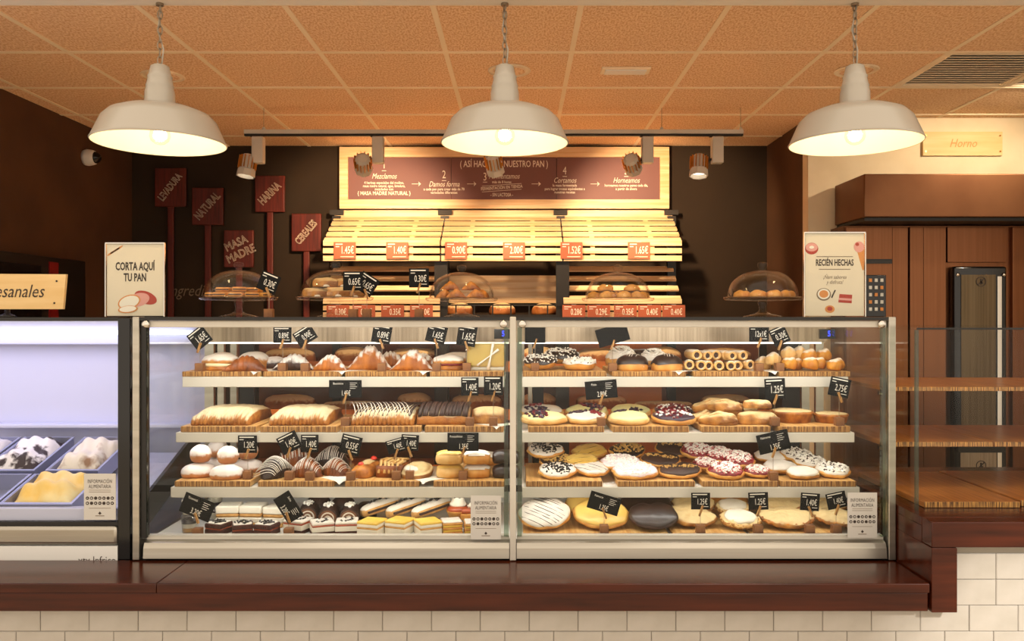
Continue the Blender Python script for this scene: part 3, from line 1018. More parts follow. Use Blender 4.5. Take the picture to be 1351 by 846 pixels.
dn = sm(donut(0.036, 0.026))
kind('donut_sprinkled', ('dough', dn, 'dough_gold', 0), ('icing', sm(donut(0.036, 0.026, a0=0.1, a1=PI - 0.1, off=0.002, wav=0.12)), 'chocolate', 0),
     ('sprinkles', donut_sprinkles(0.036, 0.026, 170, 0.0034, 1), 'sprinkle_white', 1))
kind('donut_white', ('dough', dn, 'dough_gold', 0), ('icing', sm(donut(0.036, 0.026, a0=0.1, a1=PI - 0.1, off=0.002, wav=0.12)), 'icing_white', 0),
     ('sprinkles', donut_sprinkles(0.036, 0.026, 120, 0.0034, 2), 'sprinkle_white', 1), ('dark_sprinkles', donut_sprinkles(0.036, 0.026, 30, 0.003, 3), 'sprinkle_black', 1))
dch = blob(0.11, 0.095, 0.055, 0.7, flat=0.35)
top = lambda mb, zc, o: MB().add([(p[0] * (1 + o), p[1] * (1 + o), p[2] * (1 + o) + 0.001) for p in mb.v], [q for q in mb.f if min(mb.v[i][2] for i in q) > zc])
kind('donut_choc', ('dough', sm(dch), 'dough_gold', 0), ('icing', sm(top(dch, 0.018, 0.03)), 'chocolate', 0),
     ('white_drizzle', drape(None, 0.075, -0.040, 0.03, lambda x, y: 0.060 * math.sqrt(max(0.05, 1 - (x / 0.058) ** 2 - (y / 0.05) ** 2)) + 0.0, 7, 0.0012, 9, 0.5).mesh('white_drizzle', True), 'icing_white', 0))
kind('donut_coconut', ('dough', sm(dch), 'dough_gold', 0), ('icing', sm(top(dch, 0.020, 0.03)), 'icing_white', 0),
     ('coconut_flakes', sprinkles(0.048, 0.042, 0.062, 170, 0.0035, 11, 0.5, 0.95).mesh('coconut_flakes'), 'sprinkle_white', 1))
kind('donut_ring_choc', ('dough', dn, 'dough_gold', 0), ('icing', sm(donut(0.036, 0.026, a0=0.1, a1=PI - 0.1, off=0.002, wav=0.12)), 'chocolate', 0))
# wrapped slab
kind('cake_slab', ('cake', MB().box(-0.072, 0.072, -0.03, 0.03, 0.012, 0.10).mesh('cake', bevel=0.008), 'custard', 0),
     ('paper_case', MB().box(-0.070, 0.070, -0.028, 0.028, 0, 0.012).mesh('paper_case', bevel=0.002), 'paper_white', 0),
     ('film_wrap', MB().box(-0.076, 0.076, -0.034, 0.034, 0.001, 0.108).mesh('film_wrap', bevel=0.006), 'plastic_film', 0),
     ('bow_tie', MB().tube([(0.03, -0.036, 0.105), (0.02, -0.038, 0.05), (0.01, -0.036, 0.004)], [0.006, 0.003, 0.007], 6).tube([(-0.03, -0.036, 0.02), (0.01, -0.038, 0.05), (0.05, -0.036, 0.08)], [0.005, 0.002, 0.006], 6).mesh('bow_tie', True), 'paper_white', 0))


def roll(Ln=0.10, r=0.018, n=14):
    prof = [(r * 0.55, 0.03), (r * 0.6, 0.0), (r * 0.92, -0.002), (r, 0.004), (r * 1.02, Ln * 0.5), (r * 0.9, Ln), (r * 0.3, Ln + 0.002)]
    mb = MB().lathe(prof, n, closed=True)
    mb.v = [(x, z, y + r) for x, y, z in mb.v]
    return mb


rl = MB().lathe([(0.0102, 0.006), (0.0102, 0.02)], 10)
rl.v = [(x, z, y + 0.018) for x, y, z in rl.v]
kind('pastry_roll', ('shell', sm(roll(), amp=0.002), 'ball_pale', 0), ('filling', rl.mesh('filling'), 'chocolate_matt', 0))
kind('dough_ball', ('dough', sm(blob(0.054, 0.048, 0.040, 0.85, flat=0.6, wob=0.06, seed=3), amp=0.003), 'ball_gold', 0))
kind('dough_ball_pale', ('dough', sm(blob(0.052, 0.046, 0.042, 0.85, flat=0.6, wob=0.06, seed=4), amp=0.003), 'ball_pale', 0))


# strudels: slab with ribbed front edge
def strudel(wd, dp, h, ribs, seed=0, rib=0.010):
    rr = random.Random(seed)
    nx, v, f = ribs * 4, [], []
    prof = [(-0.5, 0.0), (-0.52, 0.16), (-0.505, 0.42), (-0.44, 0.66), (-0.30, 0.88), (-0.1, 1.0), (0.15, 0.98), (0.38, 0.86), (0.5, 0.45), (0.5, 0.0)]
    for i in range(nx + 1):
        x = -wd / 2 + wd * i / nx
        c = abs(math.sin(PI * ribs * i / nx))
        e = 1 - 0.35 * (2 * x / wd) ** 6
        for (y, z) in prof:
            k = c * (1 if z < 0.7 and y < 0 else 0.25)
            v.append((x + 0.002 * rr.uniform(-1, 1), y * dp - rib * k * (1 if y < 0 else 0), z * h * e * (1 + 0.05 * k + 0.03 * rr.uniform(-1, 1) * (z > 0))))
    m = len(prof)
    for i in range(nx):
        for j in range(m - 1):
            f.append((i * m + j, (i + 1) * m + j, (i + 1) * m + j + 1, i * m + j + 1))
        f.append((i * m + m - 1, (i + 1) * m + m - 1, (i + 1) * m, i * m))
    f.append(tuple(range(m)))
    f.append(tuple(reversed([nx * m + j for j in range(m)])))
    return MB().add(v, f)


def strudel_z(dp, h):
    P_ = [(-0.52, 0.3), (-0.505, 0.42), (-0.44, 0.66), (-0.30, 0.88), (-0.1, 1.0), (0.15, 0.98), (0.38, 0.86), (0.5, 0.45)]

    def g(x, y):
        u = y / dp
        for (a, b), (c, d) in zip(P_, P_[1:]):
            if a <= u <= c:
                return h * (b + (d - b) * (u - a) / (c - a)) + 0.0015
        return h * 0.5
    return g


kind('strudel', ('pastry', sm(strudel(0.20, 0.25, 0.054, 14, 1), amp=0.004), 'strudel_crust', 0))
kind('strudel_choc_striped', ('pastry', sm(strudel(0.215, 0.23, 0.060, 14, 2)), 'strudel_crust', 0),
     ('dark_drizzle', drape(None, 0.20, -0.112, 0.10, strudel_z(0.23, 0.062), 22, 0.0022, 5, 0.25).mesh('dark_drizzle', True), 'chocolate_matt', 0),
     ('white_drizzle', drape(None, 0.20, -0.112, 0.10, strudel_z(0.23, 0.063), 16, 0.0018, 6, -0.3).mesh('white_drizzle', True), 'icing_white', 0))
kind('strudel_choc_top', ('pastry', sm(strudel(0.18, 0.21, 0.062, 3, 3, 0.003)), 'strudel_crust', 0),
     ('chocolate_band', drape(None, 0.17, -0.105, -0.02, strudel_z(0.21, 0.064), 15, 0.0075, 8, 0.1).mesh('chocolate_band', True), 'chocolate_matt', 0))
kind('cream_log', ('pastry', sm(blob(0.12, 0.13, 0.055, 0.35, flat=0.3)), 'pastry_pale', 0))


def flat_pastry(key, rx, ry, h, shape, seed, base, ice=None, extra=(), crimp=0.0, cover=0.93, dome=0.45):
    parts = [('base', sm(cookie(rx, ry, h, shape, seed, dome=dome, crimp=crimp), amp=0.006 if crimp else 0.0016, freq=38 if crimp else 55), base, 0)]
    if ice:
        parts.append(('icing', sm(icing(rx, ry, h, shape, seed, cover=cover, dome=dome)), ice, 0))
    for e in extra:
        parts.append(e)
    KIND[key] = tuple(parts)


def spr(name, rx, ry, h, n, size, seed, mat, **kw):
    return (name, sprinkles(rx, ry, h, n, size, seed, **kw).mesh(name), mat, 1)


def drz(name, rx, ry, h, n, w, ang, seed, mat, **kw):
    return (name, drizzle(rx, ry, h, n, w, ang, seed, **kw).mesh(name, True), mat, 0)


# fruit tarts
flat_pastry('tart_berry', 0.080, 0.075, 0.026, 'wavy', 11, 'dough_pale', 'icing_lemon', (spr('berries', 0.075, 0.07, 0.028, 46, 0.008, 1, 'berry_dark', half=lambda x, y: x < 0.1, long=1.1), spr('red_fruit', 0.07, 0.07, 0.028, 22, 0.008, 2, 'berry_red', half=lambda x, y: x < 0.2, long=1.1)))
flat_pastry('tart_mixed', 0.082, 0.075, 0.026, 'wavy', 12, 'dough_pale', 'icing_white', (spr('berries', 0.075, 0.07, 0.028, 26, 0.008, 3, 'berry_dark', half=lambda x, y: y > 0.2, long=1.1), spr('red_fruit', 0.07, 0.07, 0.028, 26, 0.008, 4, 'berry_red', half=lambda x, y: x > 0.2 and y < 0, long=1.1)))
flat_pastry('tart_lemon', 0.080, 0.072, 0.026, 'round', 13, 'dough_pale', 'icing_lemon', (spr('berries', 0.075, 0.07, 0.028, 16, 0.008, 5, 'berry_dark', half=lambda x, y: x > 0.2 and y > 0.2, long=1.1),))
flat_pastry('tart_dark', 0.082, 0.075, 0.026, 'round', 14, 'dough_gold', 'berry_dark', (spr('red_fruit', 0.075, 0.07, 0.028, 40, 0.008, 6, 'berry_red', long=1.1), spr('cream_dots', 0.075, 0.07, 0.028, 50, 0.006, 7, 'sprinkle_white', long=1.1)))
# flat oval pastries
flat_pastry('oval_black_sprinkle', 0.068, 0.058, 0.018, 'wavy', 21, 'dough_gold', 'icing_white', (spr('dark_sprinkles', 0.065, 0.055, 0.02, 90, 0.0042, 1, 'sprinkle_black', long=1.6),))
flat_pastry('oval_nut', 0.068, 0.058, 0.018, 'wavy', 22, 'dough_gold', 'chocolate', (spr('nut_pieces', 0.065, 0.055, 0.02, 110, 0.005, 2, 'sprinkle_nut', long=1.3),))
flat_pastry('oval_white_striped', 0.066, 0.058, 0.018, 'wavy', 23, 'dough_gold', 'icing_white', (drz('dark_drizzle', 0.066, 0.058, 0.018, 5, 0.0010, -0.5, 3, 'chocolate_matt'),))
flat_pastry('oval_pale', 0.066, 0.056, 0.018, 'wavy', 24, 'dough_gold', 'icing_yellow', (drz('dark_drizzle', 0.066, 0.056, 0.018, 3, 0.0009, 0.4, 4, 'chocolate_matt'),))
flat_pastry('oval_coconut', 0.080, 0.062, 0.020, 'wavy', 25, 'dough_gold', 'icing_pinkish', (spr('white_flakes', 0.075, 0.06, 0.022, 120, 0.0045, 5, 'sprinkle_white', long=1.5),))
flat_pastry('oval_choc', 0.074, 0.060, 0.020, 'heart', 26, 'dough_gold', 'chocolate_matt', (spr('nut_pieces', 0.07, 0.06, 0.022, 60, 0.0042, 6, 'sprinkle_nut', half=lambda x, y: abs(y + 0.3 * x) < 0.22, long=1.2),))
flat_pastry('oval_pink_sprinkle', 0.062, 0.058, 0.022, 'wavy', 27, 'dough_gold', 'berry_red', (spr('pink_sprinkles', 0.06, 0.055, 0.024, 110, 0.0045, 7, 'sprinkle_pink', long=1.5), spr('white_flakes', 0.058, 0.055, 0.025, 150, 0.0045, 8, 'sprinkle_white', long=1.5)))
flat_pastry('oval_seed', 0.062, 0.056, 0.020, 'wavy', 28, 'dough_gold', 'icing_white', (spr('chocolate_seeds', 0.058, 0.055, 0.021, 70, 0.0036, 9, 'chocolate_matt', long=1.4), spr('white_flakes', 0.058, 0.055, 0.022, 60, 0.0045, 10, 'sprinkle_white')))
flat_pastry('oval_plain', 0.062, 0.056, 0.020, 'wavy', 29, 'crust_dust_light')
flat_pastry('flat_white', 0.062, 0.052, 0.020, 'wavy', 30, 'pastry_pale', 'icing_white')
# palmiers
flat_pastry('palmier_white', 0.086, 0.082, 0.022, 'heart', 31, 'dough_gold', 'icing_white', (drz('dark_drizzle', 0.086, 0.082, 0.022, 9, 0.0012, -0.75, 1, 'chocolate_matt'),), cover=0.96)
flat_pastry('palmier_yellow', 0.092, 0.082, 0.022, 'heart', 32, 'dough_gold', 'icing_yellow', cover=0.95)
flat_pastry('palmier_choc', 0.086, 0.080, 0.024, 'heart', 33, 'chocolate_matt', 'chocolate', cover=0.96)
# folded puff pastries
flat_pastry('puff_flat', 0.095, 0.075, 0.026, 'wavy', 41, 'pastry_pale', None, (('fold', sm(cookie(0.075, 0.045, 0.02, 'wavy', 42)), 'pastry_pale', 0),), crimp=0.03)
flat_pastry('puff_broad', 0.110, 0.080, 0.030, 'wavy', 43, 'pastry_pale', None, (('crimped_edge', sm(MB().tube([(0.104 * math.cos(t), 0.074 * math.sin(t), 0.012 + 0.003 * math.sin(20 * t)) for t in [PI + PI * k / 40 for k in range(41)]], 0.006, 6)), 'crust_gold', 0),), crimp=0.03)
flat_pastry('puff_dusted', 0.078, 0.070, 0.028, 'round', 44, 'pastry_pale', 'cream', (('crimped_edge', sm(MB().tube([(0.074 * math.cos(t), 0.066 * math.sin(t), 0.012 + 0.003 * math.sin(24 * t)) for t in [PI + PI * k / 40 for k in range(41)]], 0.006, 6)), 'dough_pale', 0),), crimp=0.03, cover=0.8)
flat_pastry('round_biscuit', 0.045, 0.045, 0.012, 'round', 45, 'dough_gold')
# folded triangular pasty
kind('pasty', ('pastry', sm(blob(0.135, 0.09, 0.040, 0.7, wob=0.09, seed=8, taper=0.25), amp=0.004), 'pastry_pale', 0), ('flap', sm(MB().add([(p[0] * 0.8 + 0.01, p[1] * 0.7 - 0.012, p[2] * 0.9 + 0.008) for p in blob(0.135, 0.09, 0.040, 0.6, wob=0.09, seed=9, taper=0.4).v], blob(0.13, 0.085, 0.042).f), amp=0.004), 'pastry_pale', 0))
kind('pasty_log', ('pastry', sm(blob(0.14, 0.08, 0.042, 0.4, wob=0.05, seed=10), amp=0.004), 'pastry_pale', 0))
kind('round_pie', ('crust', sm(MB().lathe([(0.074, 0.0), (0.082, 0.030), (0.086, 0.036), (0.084, 0.042), (0.078, 0.040), (0.02, 0.040)], 30)), 'crust_gold', 0),
     ('lid', sm(MB().add([(p[0], p[1], p[2] + 0.036) for p in cookie(0.078, 0.078, 0.014, 'wavy', 50).v], cookie(0.078, 0.078, 0.014, 'wavy', 50).f)), 'pastry_pale', 0))
# sugar buns
kind('sugar_bun', ('dough', sm(blob(0.112, 0.088, 0.046, 0.75, flat=0.45)), 'sugar_bun', 0))
kind('sugar_ball', ('dough', sm(blob(0.072, 0.070, 0.060, 0.95, flat=0.75, nu=28, nv=20)), 'sugar_bun', 0))
# brioche with fruit
kind('fruit_brioche', ('dough', sm(MB().add([(p[1], p[0], p[2]) for p in blob(0.17, 0.09, 0.045, 0.5, wob=0.02).v], blob(0.17, 0.09, 0.045).f)), 'crust_gold', 0),
     ('sugar_top', sm(MB().add([(p[1] * 0.9, p[0] * 0.9, p[2] + 0.005) for p in blob(0.17, 0.09, 0.045, 0.5, flat=-0.3).v], blob(0.17, 0.09, 0.045).f)), 'pastry_pale', 0),
     ('cherries', sm(MB().add([(p[0] - 0.005, p[1] - 0.045, p[2] + 0.038) for p in blob(0.02, 0.02, 0.012).v], blob(0.02, 0.02, 0.012).f).add([(p[0] + 0.012, p[1] + 0.03, p[2] + 0.046) for p in blob(0.022, 0.02, 0.012).v], blob(0.02, 0.02, 0.012).f)), 'cherry_red', 1))
# lattice pastry
lat = MB()
for k in range(5):
    x = -0.036 + 0.018 * k
    lat.tube([(x + 0.006 * math.sin(j * 1.6 + k), -0.072 - 0.0 + 0.018 * j, 0.045 + 0.010 * math.sin(PI * j / 8) - (0.028 if j == 0 else 0)) for j in range(9)], 0.0055, 6)
kind('lattice_pastry', ('pastry', sm(MB().box(-0.046, 0.046, -0.07, 0.075, 0, 0.042).add([], [])), 'crust_brown', 0), ('lattice', lat.mesh('lattice', True), 'dough_pale', 0),
     ('cream_top', MB().box(-0.042, 0.042, -0.045, 0.073, 0.042, 0.050).mesh('cream_top', bevel=0.004), 'pastry_pale', 0))
kind('oval_cream_pastry', ('pastry', sm(MB().add([(p[0], p[1], p[2]) for p in cookie(0.060, 0.075, 0.045, 'round', 61, dome=0.6).v], cookie(0.060, 0.075, 0.045, 'round', 61).f)), 'pastry_pale', 0),
     ('cream', sm(MB().add([(p[0] - 0.005, p[1] - 0.025, p[2] + 0.030) for p in cookie(0.034, 0.03, 0.014, 'wavy', 62).v], cookie(0.034, 0.03, 0.014, 'wavy', 62).f)), 'cream', 0))
# finger doughnuts
fd = blob(0.090, 0.064, 0.043, 0.5, flat=0.6)
kind('finger_donut', ('dough', sm(fd), 'dough_gold', 0), ('icing', sm(top(fd, 0.026, 0.03)), 'icing_white', 0))
kind('finger_donut_plain', ('dough', sm(fd), 'dough_pale', 0), ('icing', sm(top(fd, 0.030, 0.03)), 'icing_yellow', 0))
kind('finger_donut_choc', ('dough', sm(fd), 'chocolate', 0), ('icing', sm(top(fd, 0.012, 0.03)), 'chocolate', 0))


# layered cakes
def layered(key, w, d, layers, topping=None, bevel=0.002):
    parts, z = [], 0.0
    for i, (nm, h, mt, ins) in enumerate(layers):
        parts.append((nm, MB().box(-w / 2 + ins, w / 2 - ins, -d / 2 + ins, d / 2 - ins, z, z + h).mesh(nm, bevel=bevel, seg=1), mt, 0))
        z += h
    if topping:
        parts.append(topping(z))
    KIND[key] = tuple(parts)
    return z


layered('white_cake', 0.090, 0.085, [('sponge', 0.020, 'sponge', 0.001), ('cream', 0.022, 'cream', 0), ('sponge', 0.014, 'sponge', 0.001), ('cream', 0.030, 'cream', 0)], bevel=0.004)
layered('brownie', 0.066, 0.062, [('sponge', 0.016, 'sponge_dark', 0), ('cream', 0.005, 'caramel', 0.001), ('sponge', 0.014, 'sponge_dark', 0), ('sugar_top', 0.004, 'icing_white', 0.004)],
        lambda z: ('chocolate_flakes', sprinkles(0.024, 0.022, z, 22, 0.005, 3, 0.0, 1.0, z0=0.001).mesh('chocolate_flakes'), 'sprinkle_black', 1))
layered('layer_slice', 0.074, 0.07, [('sponge', 0.012, 'sponge_dark', 0), ('cream', 0.017, 'cream', 0), ('sponge', 0.006, 'caramel', 0), ('sugar_top', 0.008, 'icing_white', 0.001)],
        lambda z: ('chocolate_flakes', sprinkles(0.028, 0.026, z, 14, 0.003, 4, 0.0, 1.0, z0=0.001).mesh('chocolate_flakes'), 'sprinkle_black', 1))
layered('lemon_slice', 0.075, 0.075, [('cream', 0.022, 'cream', 0), ('sponge', 0.006, 'sponge', 0), ('cream', 0.010, 'cream', 0), ('lemon_glaze', 0.008, 'custard', 0)])
layered('millefeuille', 0.068, 0.07, [('pastry', 0.008, 'dough_gold', 0), ('cream', 0.008, 'custard', 0.002), ('pastry', 0.007, 'dough_gold', 0), ('cream', 0.008, 'custard', 0.002), ('pastry', 0.007, 'dough_gold', 0), ('sugar_top', 0.004, 'icing_white', 0.002)])
kind('caramel_tartlet', ('shell', sm(MB().lathe([(0.026, 0), (0.034, 0.020), (0.036, 0.024), (0.03, 0.022), (0.005, 0.02)], 20)), 'dough_gold', 0),
     ('caramel', sm(MB().lathe([(0.032, 0.020), (0.034, 0.028), (0.026, 0.036), (0.004, 0.038)], 20)), 'caramel', 0),
     ('cream_swirl', sm(MB().lathe([(0.022, 0.034), (0.026, 0.042), (0.018, 0.052), (0.019, 0.056), (0.009, 0.066), (0.001, 0.070)], 18)), 'cream', 0),
     ('chocolate_flakes', MB().cbox((0.004, -0.012, 0.060), (0.008, 0.003, 0.003)).cbox((-0.008, -0.010, 0.062), (0.007, 0.003, 0.003)).cbox((0.006, -0.004, 0.069), (0.008, 0.003, 0.003)).mesh('chocolate_flakes'), 'sprinkle_black', 1))
kind('caramel_square', ('shell', MB().box(-0.032, 0.032, -0.032, 0.032, 0, 0.02).mesh('shell', bevel=0.003), 'dough_gold', 0), ('caramel', MB().box(-0.03, 0.03, -0.03, 0.03, 0.02, 0.036).mesh('caramel', bevel=0.005), 'caramel', 0),
     ('cream_dot', sm(MB().lathe([(0.010, 0.036), (0.012, 0.042), (0.004, 0.05), (0.001, 0.051)], 14)), 'cream', 0))


def swiss(r=0.034, Ln=0.10):
    parts = []
    mats = ['chocolate_matt', 'swirl_cocoa', 'cream', 'swirl_cocoa', 'cream', 'swirl_cocoa']
    rads = [r, r * 0.86, r * 0.68, r * 0.54, r * 0.36, r * 0.2, 0.0005]
    for i, mt in enumerate(mats):
        e = -0.001 * (i % 2)
        mb = MB().lathe([(rads[i + 1], e), (rads[i], e), (rads[i], Ln - e), (rads[i + 1], Ln - e)], 26, closed=True)
        mb.v = [(x, z, y + r) for x, y, z in mb.v]
        parts.append(('swirl_ring' if i else 'chocolate_coat', mb.mesh('swirl_ring', False), mt, 0))
    parts.append(('sugar_flakes', MB().add(*(lambda m: ([(p[0] * 1, p[1] + Ln / 2, p[2] + r * 1.93) for p in m.v], m.f))(sprinkles(0.018, 0.04, 0.004, 40, 0.004, 9))).mesh('sugar_flakes'), 'sprinkle_white', 1))
    return parts


KIND['swiss_roll'] = tuple(swiss())
kind('choc_bombe', ('chocolate_shell', sm(blob(0.075, 0.075, 0.062, 0.55, flat=0.25)), 'chocolate_matt', 0), ('sponge_base', sm(MB().lathe([(0.034, 0.0), (0.036, 0.014), (0.03, 0.02)], 20)), 'sponge', 0))
ecl = blob(0.15, 0.06, 0.036, 0.4, flat=0.4)
kind('cream_eclair', ('choux', sm(ecl), 'sponge', 0), ('icing', sm(top(ecl, 0.018, 0.02)), 'icing_white', 0), ('chocolate_band', MB().box(-0.062, 0.06, -0.033, 0.033, 0.008, 0.016).mesh('chocolate_band', bevel=0.002), 'chocolate_matt', 0),
     ('chocolate_flakes', sprinkles(0.05, 0.018, 0.038, 22, 0.004, 5, 0.2).mesh('chocolate_flakes'), 'sprinkle_black', 1))


def cup(mats):
    parts = [('glass_cup', MB().lathe([(0.030, 0.0), (0.036, 0.075), (0.0345, 0.075), (0.029, 0.003)], 24).mesh('glass_cup', True), 'cup_glass', 0)]
    z = 0.004
    for mt, h in mats:
        r0, r1 = 0.0285 + 0.006 * z / 0.075, 0.0285 + 0.006 * (z + h) / 0.075
        parts.append(('layer', MB().lathe([(r0, z), (r1, z + h - 0.0002)], 24).mesh('layer'), mt, 0))
        z += h
    return tuple(parts)


KIND['dessert_cup'] = cup([('sponge', 0.018), ('cream', 0.018), ('chocolate', 0.012), ('jelly_dark', 0.008)])
KIND['dessert_cup_cream'] = cup([('cream', 0.020), ('sponge', 0.016), ('cream', 0.022)])
KIND['dessert_cup_berry'] = cup([('berry_dark', 0.014), ('cream', 0.030), ('berry_dark', 0.016)])
# loaves and small dome pastries
kind('loaf', ('crust', sm(blob(0.34, 0.16, 0.10, 0.45, flat=0.35, wob=0.02)), 'bread_crust', 0),
     ('score_mark', sm(MB().tube([(-0.12, -0.02, 0.094), (0.0, -0.022, 0.101), (0.12, -0.02, 0.094)], [0.003, 0.009, 0.003], 6, flat=0.4)), 'dough_pale', 0))
kind('round_loaf', ('crust', sm(blob(0.24, 0.20, 0.11, 0.55, flat=0.35, wob=0.03, seed=5)), 'bread_crust', 0),
     ('score_mark', sm(MB().tube([(-0.07, -0.03, 0.098), (0.0, -0.03, 0.106), (0.07, -0.03, 0.098)], [0.003, 0.010, 0.003], 6, flat=0.4)), 'dough_pale', 0))
kind('baguette', ('crust', sm(blob(0.50, 0.09, 0.07, 0.35, flat=0.35, ridges=6, ridge=0.08)), 'bread_crust', 0))
kind('mini_square', ('pastry', MB().box(-0.024, 0.024, -0.02, 0.02, 0, 0.016).mesh('pastry', bevel=0.004), 'dough_gold', 0), ('filling', MB().box(-0.022, 0.022, -0.0205, 0.0205, 0.006, 0.010).mesh('filling'), 'chocolate_matt', 0))
kind('mini_croissant', ('pastry', sm(crescent(0.075, 0.045, 0.034, 0.012, 6, 0.14, 25, 10)), 'crust_gold', 0))
kind('mini_puff', ('pastry', sm(blob(0.095, 0.07, 0.036, 0.5, wob=0.05, seed=6)), 'pastry_pale', 0), ('cream', sm(blob(0.04, 0.078, 0.018, 0.5)), 'cream', 0))
kind('mini_biscuit', ('biscuit', sm(blob(0.055, 0.05, 0.024, 0.6, wob=0.04, seed=7)), 'dough_gold', 0), ('chocolate', sm(MB().add([(p[0], p[1], p[2] + 0.016) for p in blob(0.03, 0.03, 0.01).v], blob(0.03, 0.03, 0.01).f)), 'chocolate_matt', 0))

NAME = {}


def place(key, name, label, cat, loc, rz=0.0, tilt=0.0, roll_=0.0, sc=1.0, group=None):
    parts = KIND[key]
    M_ = Matrix.Rotation(tilt, 3, 'X') @ Matrix.Rotation(roll_, 3, 'Y') @ Matrix.Rotation(rz, 3, 'Z')
    if len(parts) == 1:
        o = obj(name, parts[0][1], parts[0][2], None, loc)
        root = tag(o, label, cat, group)
    else:
        root = thing(name, label, cat, loc, group=group)
        for nm, me, mt, st in parts:
            c = obj(nm, me, mt, root)
            if st:
                c['kind'] = 'stuff'
    root.rotation_euler = M_.to_euler()
    root.scale = (sc, sc, sc)
    return root


# things already standing on each shelf, so that every further pastry finds a place where it touches but does not cut them
TAKEN = {0: [], 1: [], 2: [], 3: []}
_LOCAL = {}


def tree_of(co, faces):
    return BVHTree.FromPolygons(co.tolist(), faces)


def local(key):
    if key not in _LOCAL:
        vs, fs = [], []
        for nm, me, mt, st in KIND[key]:
            if st or nm.endswith('drizzle') or nm == 'score_lines':
                continue
            a = np.empty(len(me.vertices) * 3)
            me.vertices.foreach_get('co', a)
            k = sum(len(v) for v in vs)
            vs.append(a.reshape(-1, 3))
            fs += [tuple(i + k for i in q_.vertices) for q_ in me.polygons]
        _LOCAL[key] = (np.concatenate(vs), fs)
    return _LOCAL[key]


def take_object(shelf, root):
    bpy.context.view_layer.update()
    for o in [root] + list(root.children):
        if o.type != 'MESH':
            continue
        a = np.empty(len(o.data.vertices) * 3)
        o.data.vertices.foreach_get('co', a)
        m = np.array(o.matrix_world)
        co = a.reshape(-1, 3) @ m[:3, :3].T + m[:3, 3]
        TAKEN[shelf].append((co.min(0), co.max(0), tree_of(co, [tuple(p.vertices) for p in o.data.polygons])))


TRIES = []
for _sc in (1.0, 0.93, 0.87, 0.82, 0.76):
    for _dx in (0, 0.010, -0.010, 0.020, -0.020):
        for _dy in (0, 0.012, -0.012, 0.026):
            for _l in (0, 0.003, 0.007, 0.012):
                TRIES.append(((1 - _sc) * 22 + abs(_dx) * 120 + abs(_dy) * 70 + _l * 420, _sc, _dx, _dy, _l))
TRIES.sort()


def settle(shelf, key, loc, rz, tilt, roll_, sc):
    co, fs = local(key)
    m = np.array(Matrix.Rotation(tilt, 3, 'X') @ Matrix.Rotation(roll_, 3, 'Y') @ Matrix.Rotation(rz, 3, 'Z'))
    base = co @ m.T
    n = 0
    best = (loc, sc * 0.93)
    for _, k, dx, dy, l in TRIES:
        p = np.array((loc.x + dx, loc.y + dy, loc.z + l))
        w = base * (sc * k) + p
        lo, hi = w.min(0), w.max(0)
        near = [t_ for t_ in TAKEN[shelf] if (t_[0] < hi).all() and (t_[1] > lo).all()]
        ok = True
        if near:
            tr_ = tree_of(w, fs)
            ok = not any(tr_.overlap(t_[2]) for t_ in near)
            n += 1
        if ok:
            best = (Vector(p), sc * k)
            break
        if n > 300:
            break
    w = base * best[1] + np.array(best[0])
    TAKEN[shelf].append((w.min(0), w.max(0), tree_of(w, fs)))
    return best


for _o in list(COL.objects):
    if _o.name.startswith(('serving_board', 'price_tag')):
        d_ = _o.get('shelf_no')
        if d_ is not None:
            take_object(d_, _o)


def on(shelf, key, name, label, cat, x, dy, lift=0.0, rz=0.0, tilt=0.0, roll_=0.0, sc=1.0, group=None):
    if shelf:
        yf, zb = SH[shelf][0], SH[shelf][1]
    else:
        yf, zb = 2.675, DECK + (0.010 if x > VX else 0.0)
    Y = yf + dy
    p = settle(shelf, key, Vector((pX(x, Y), Y, zr(zb + lift + 0.0008))), R(rz), R(tilt), R(roll_), sc)
    return place(key, name, label, cat, p[0], R(rz), R(tilt), R(roll_), p[1], group)


G = 'pastries in the display case'
C_ = 'pastry'
A = on
# --- top shelf
A(1, 'filled_bun', 'filled_bun', 'cream-filled sugar-dusted bun at the left end of the top shelf', 'bun', 289, 0.075, rz=-8)
A(1, 'croissant', 'croissant', 'plain brown croissant beside the cream-filled bun on the top shelf', 'croissant', 320, 0.055, rz=4)
A(1, 'dusted_bun', 'sugar_bun', 'sugar-white bun behind the cream-filled bun on the top shelf', 'bun', 293, 0.20, 0.0, rz=4, sc=0.95)
A(1, 'dusted_bun', 'sugar_bun', 'tall sugar-white bun behind the plain brown croissant', 'bun', 328, 0.19, 0.0, rz=-5, sc=1.0)
A(1, 'dusted_bun_dark', 'sugar_bun', 'sugar-dusted dark bun between plain and cocoa croissants', 'bun', 362, 0.20, rz=10, sc=0.8)
A(1, 'croissant_cocoa', 'croissant', 'dark cocoa croissant dusted with sugar on the top shelf', 'croissant', 389, 0.10, rz=3)
A(1, 'croissant_dusted', 'croissant', 'golden sugar-dusted croissant right of the cocoa croissant', 'croissant', 434, 0.085, rz=-4)
A(1, 'croissant_peaked', 'croissant', 'large peaked croissant with sugar ridge on the top shelf', 'croissant', 487, 0.095, rz=2)
A(1, 'croissant_wide', 'croissant', 'wide sugar-dusted croissant right of the peaked croissant', 'croissant', 545, 0.085, rz=-3)
A(1, 'croissant_dusted', 'croissant', 'sugar-dusted croissant added as a back glass reflection behind the peaked croissant', 'croissant', 515, 0.24, rz=8, sc=1.1)  # modelled copy standing in for a reflection in the back door
A(1, 'croissant_dusted', 'croissant', 'sugar-dusted croissant added as a back glass reflection behind the wide croissant', 'croissant', 557, 0.25, rz=-8, sc=0.95)  # second copy placed as a back door reflection
A(1, 'jam_bun', 'jam_bun', 'jam-filled dusted bun in front of the wrapped cake', 'bun', 592, 0.10, sc=0.9)
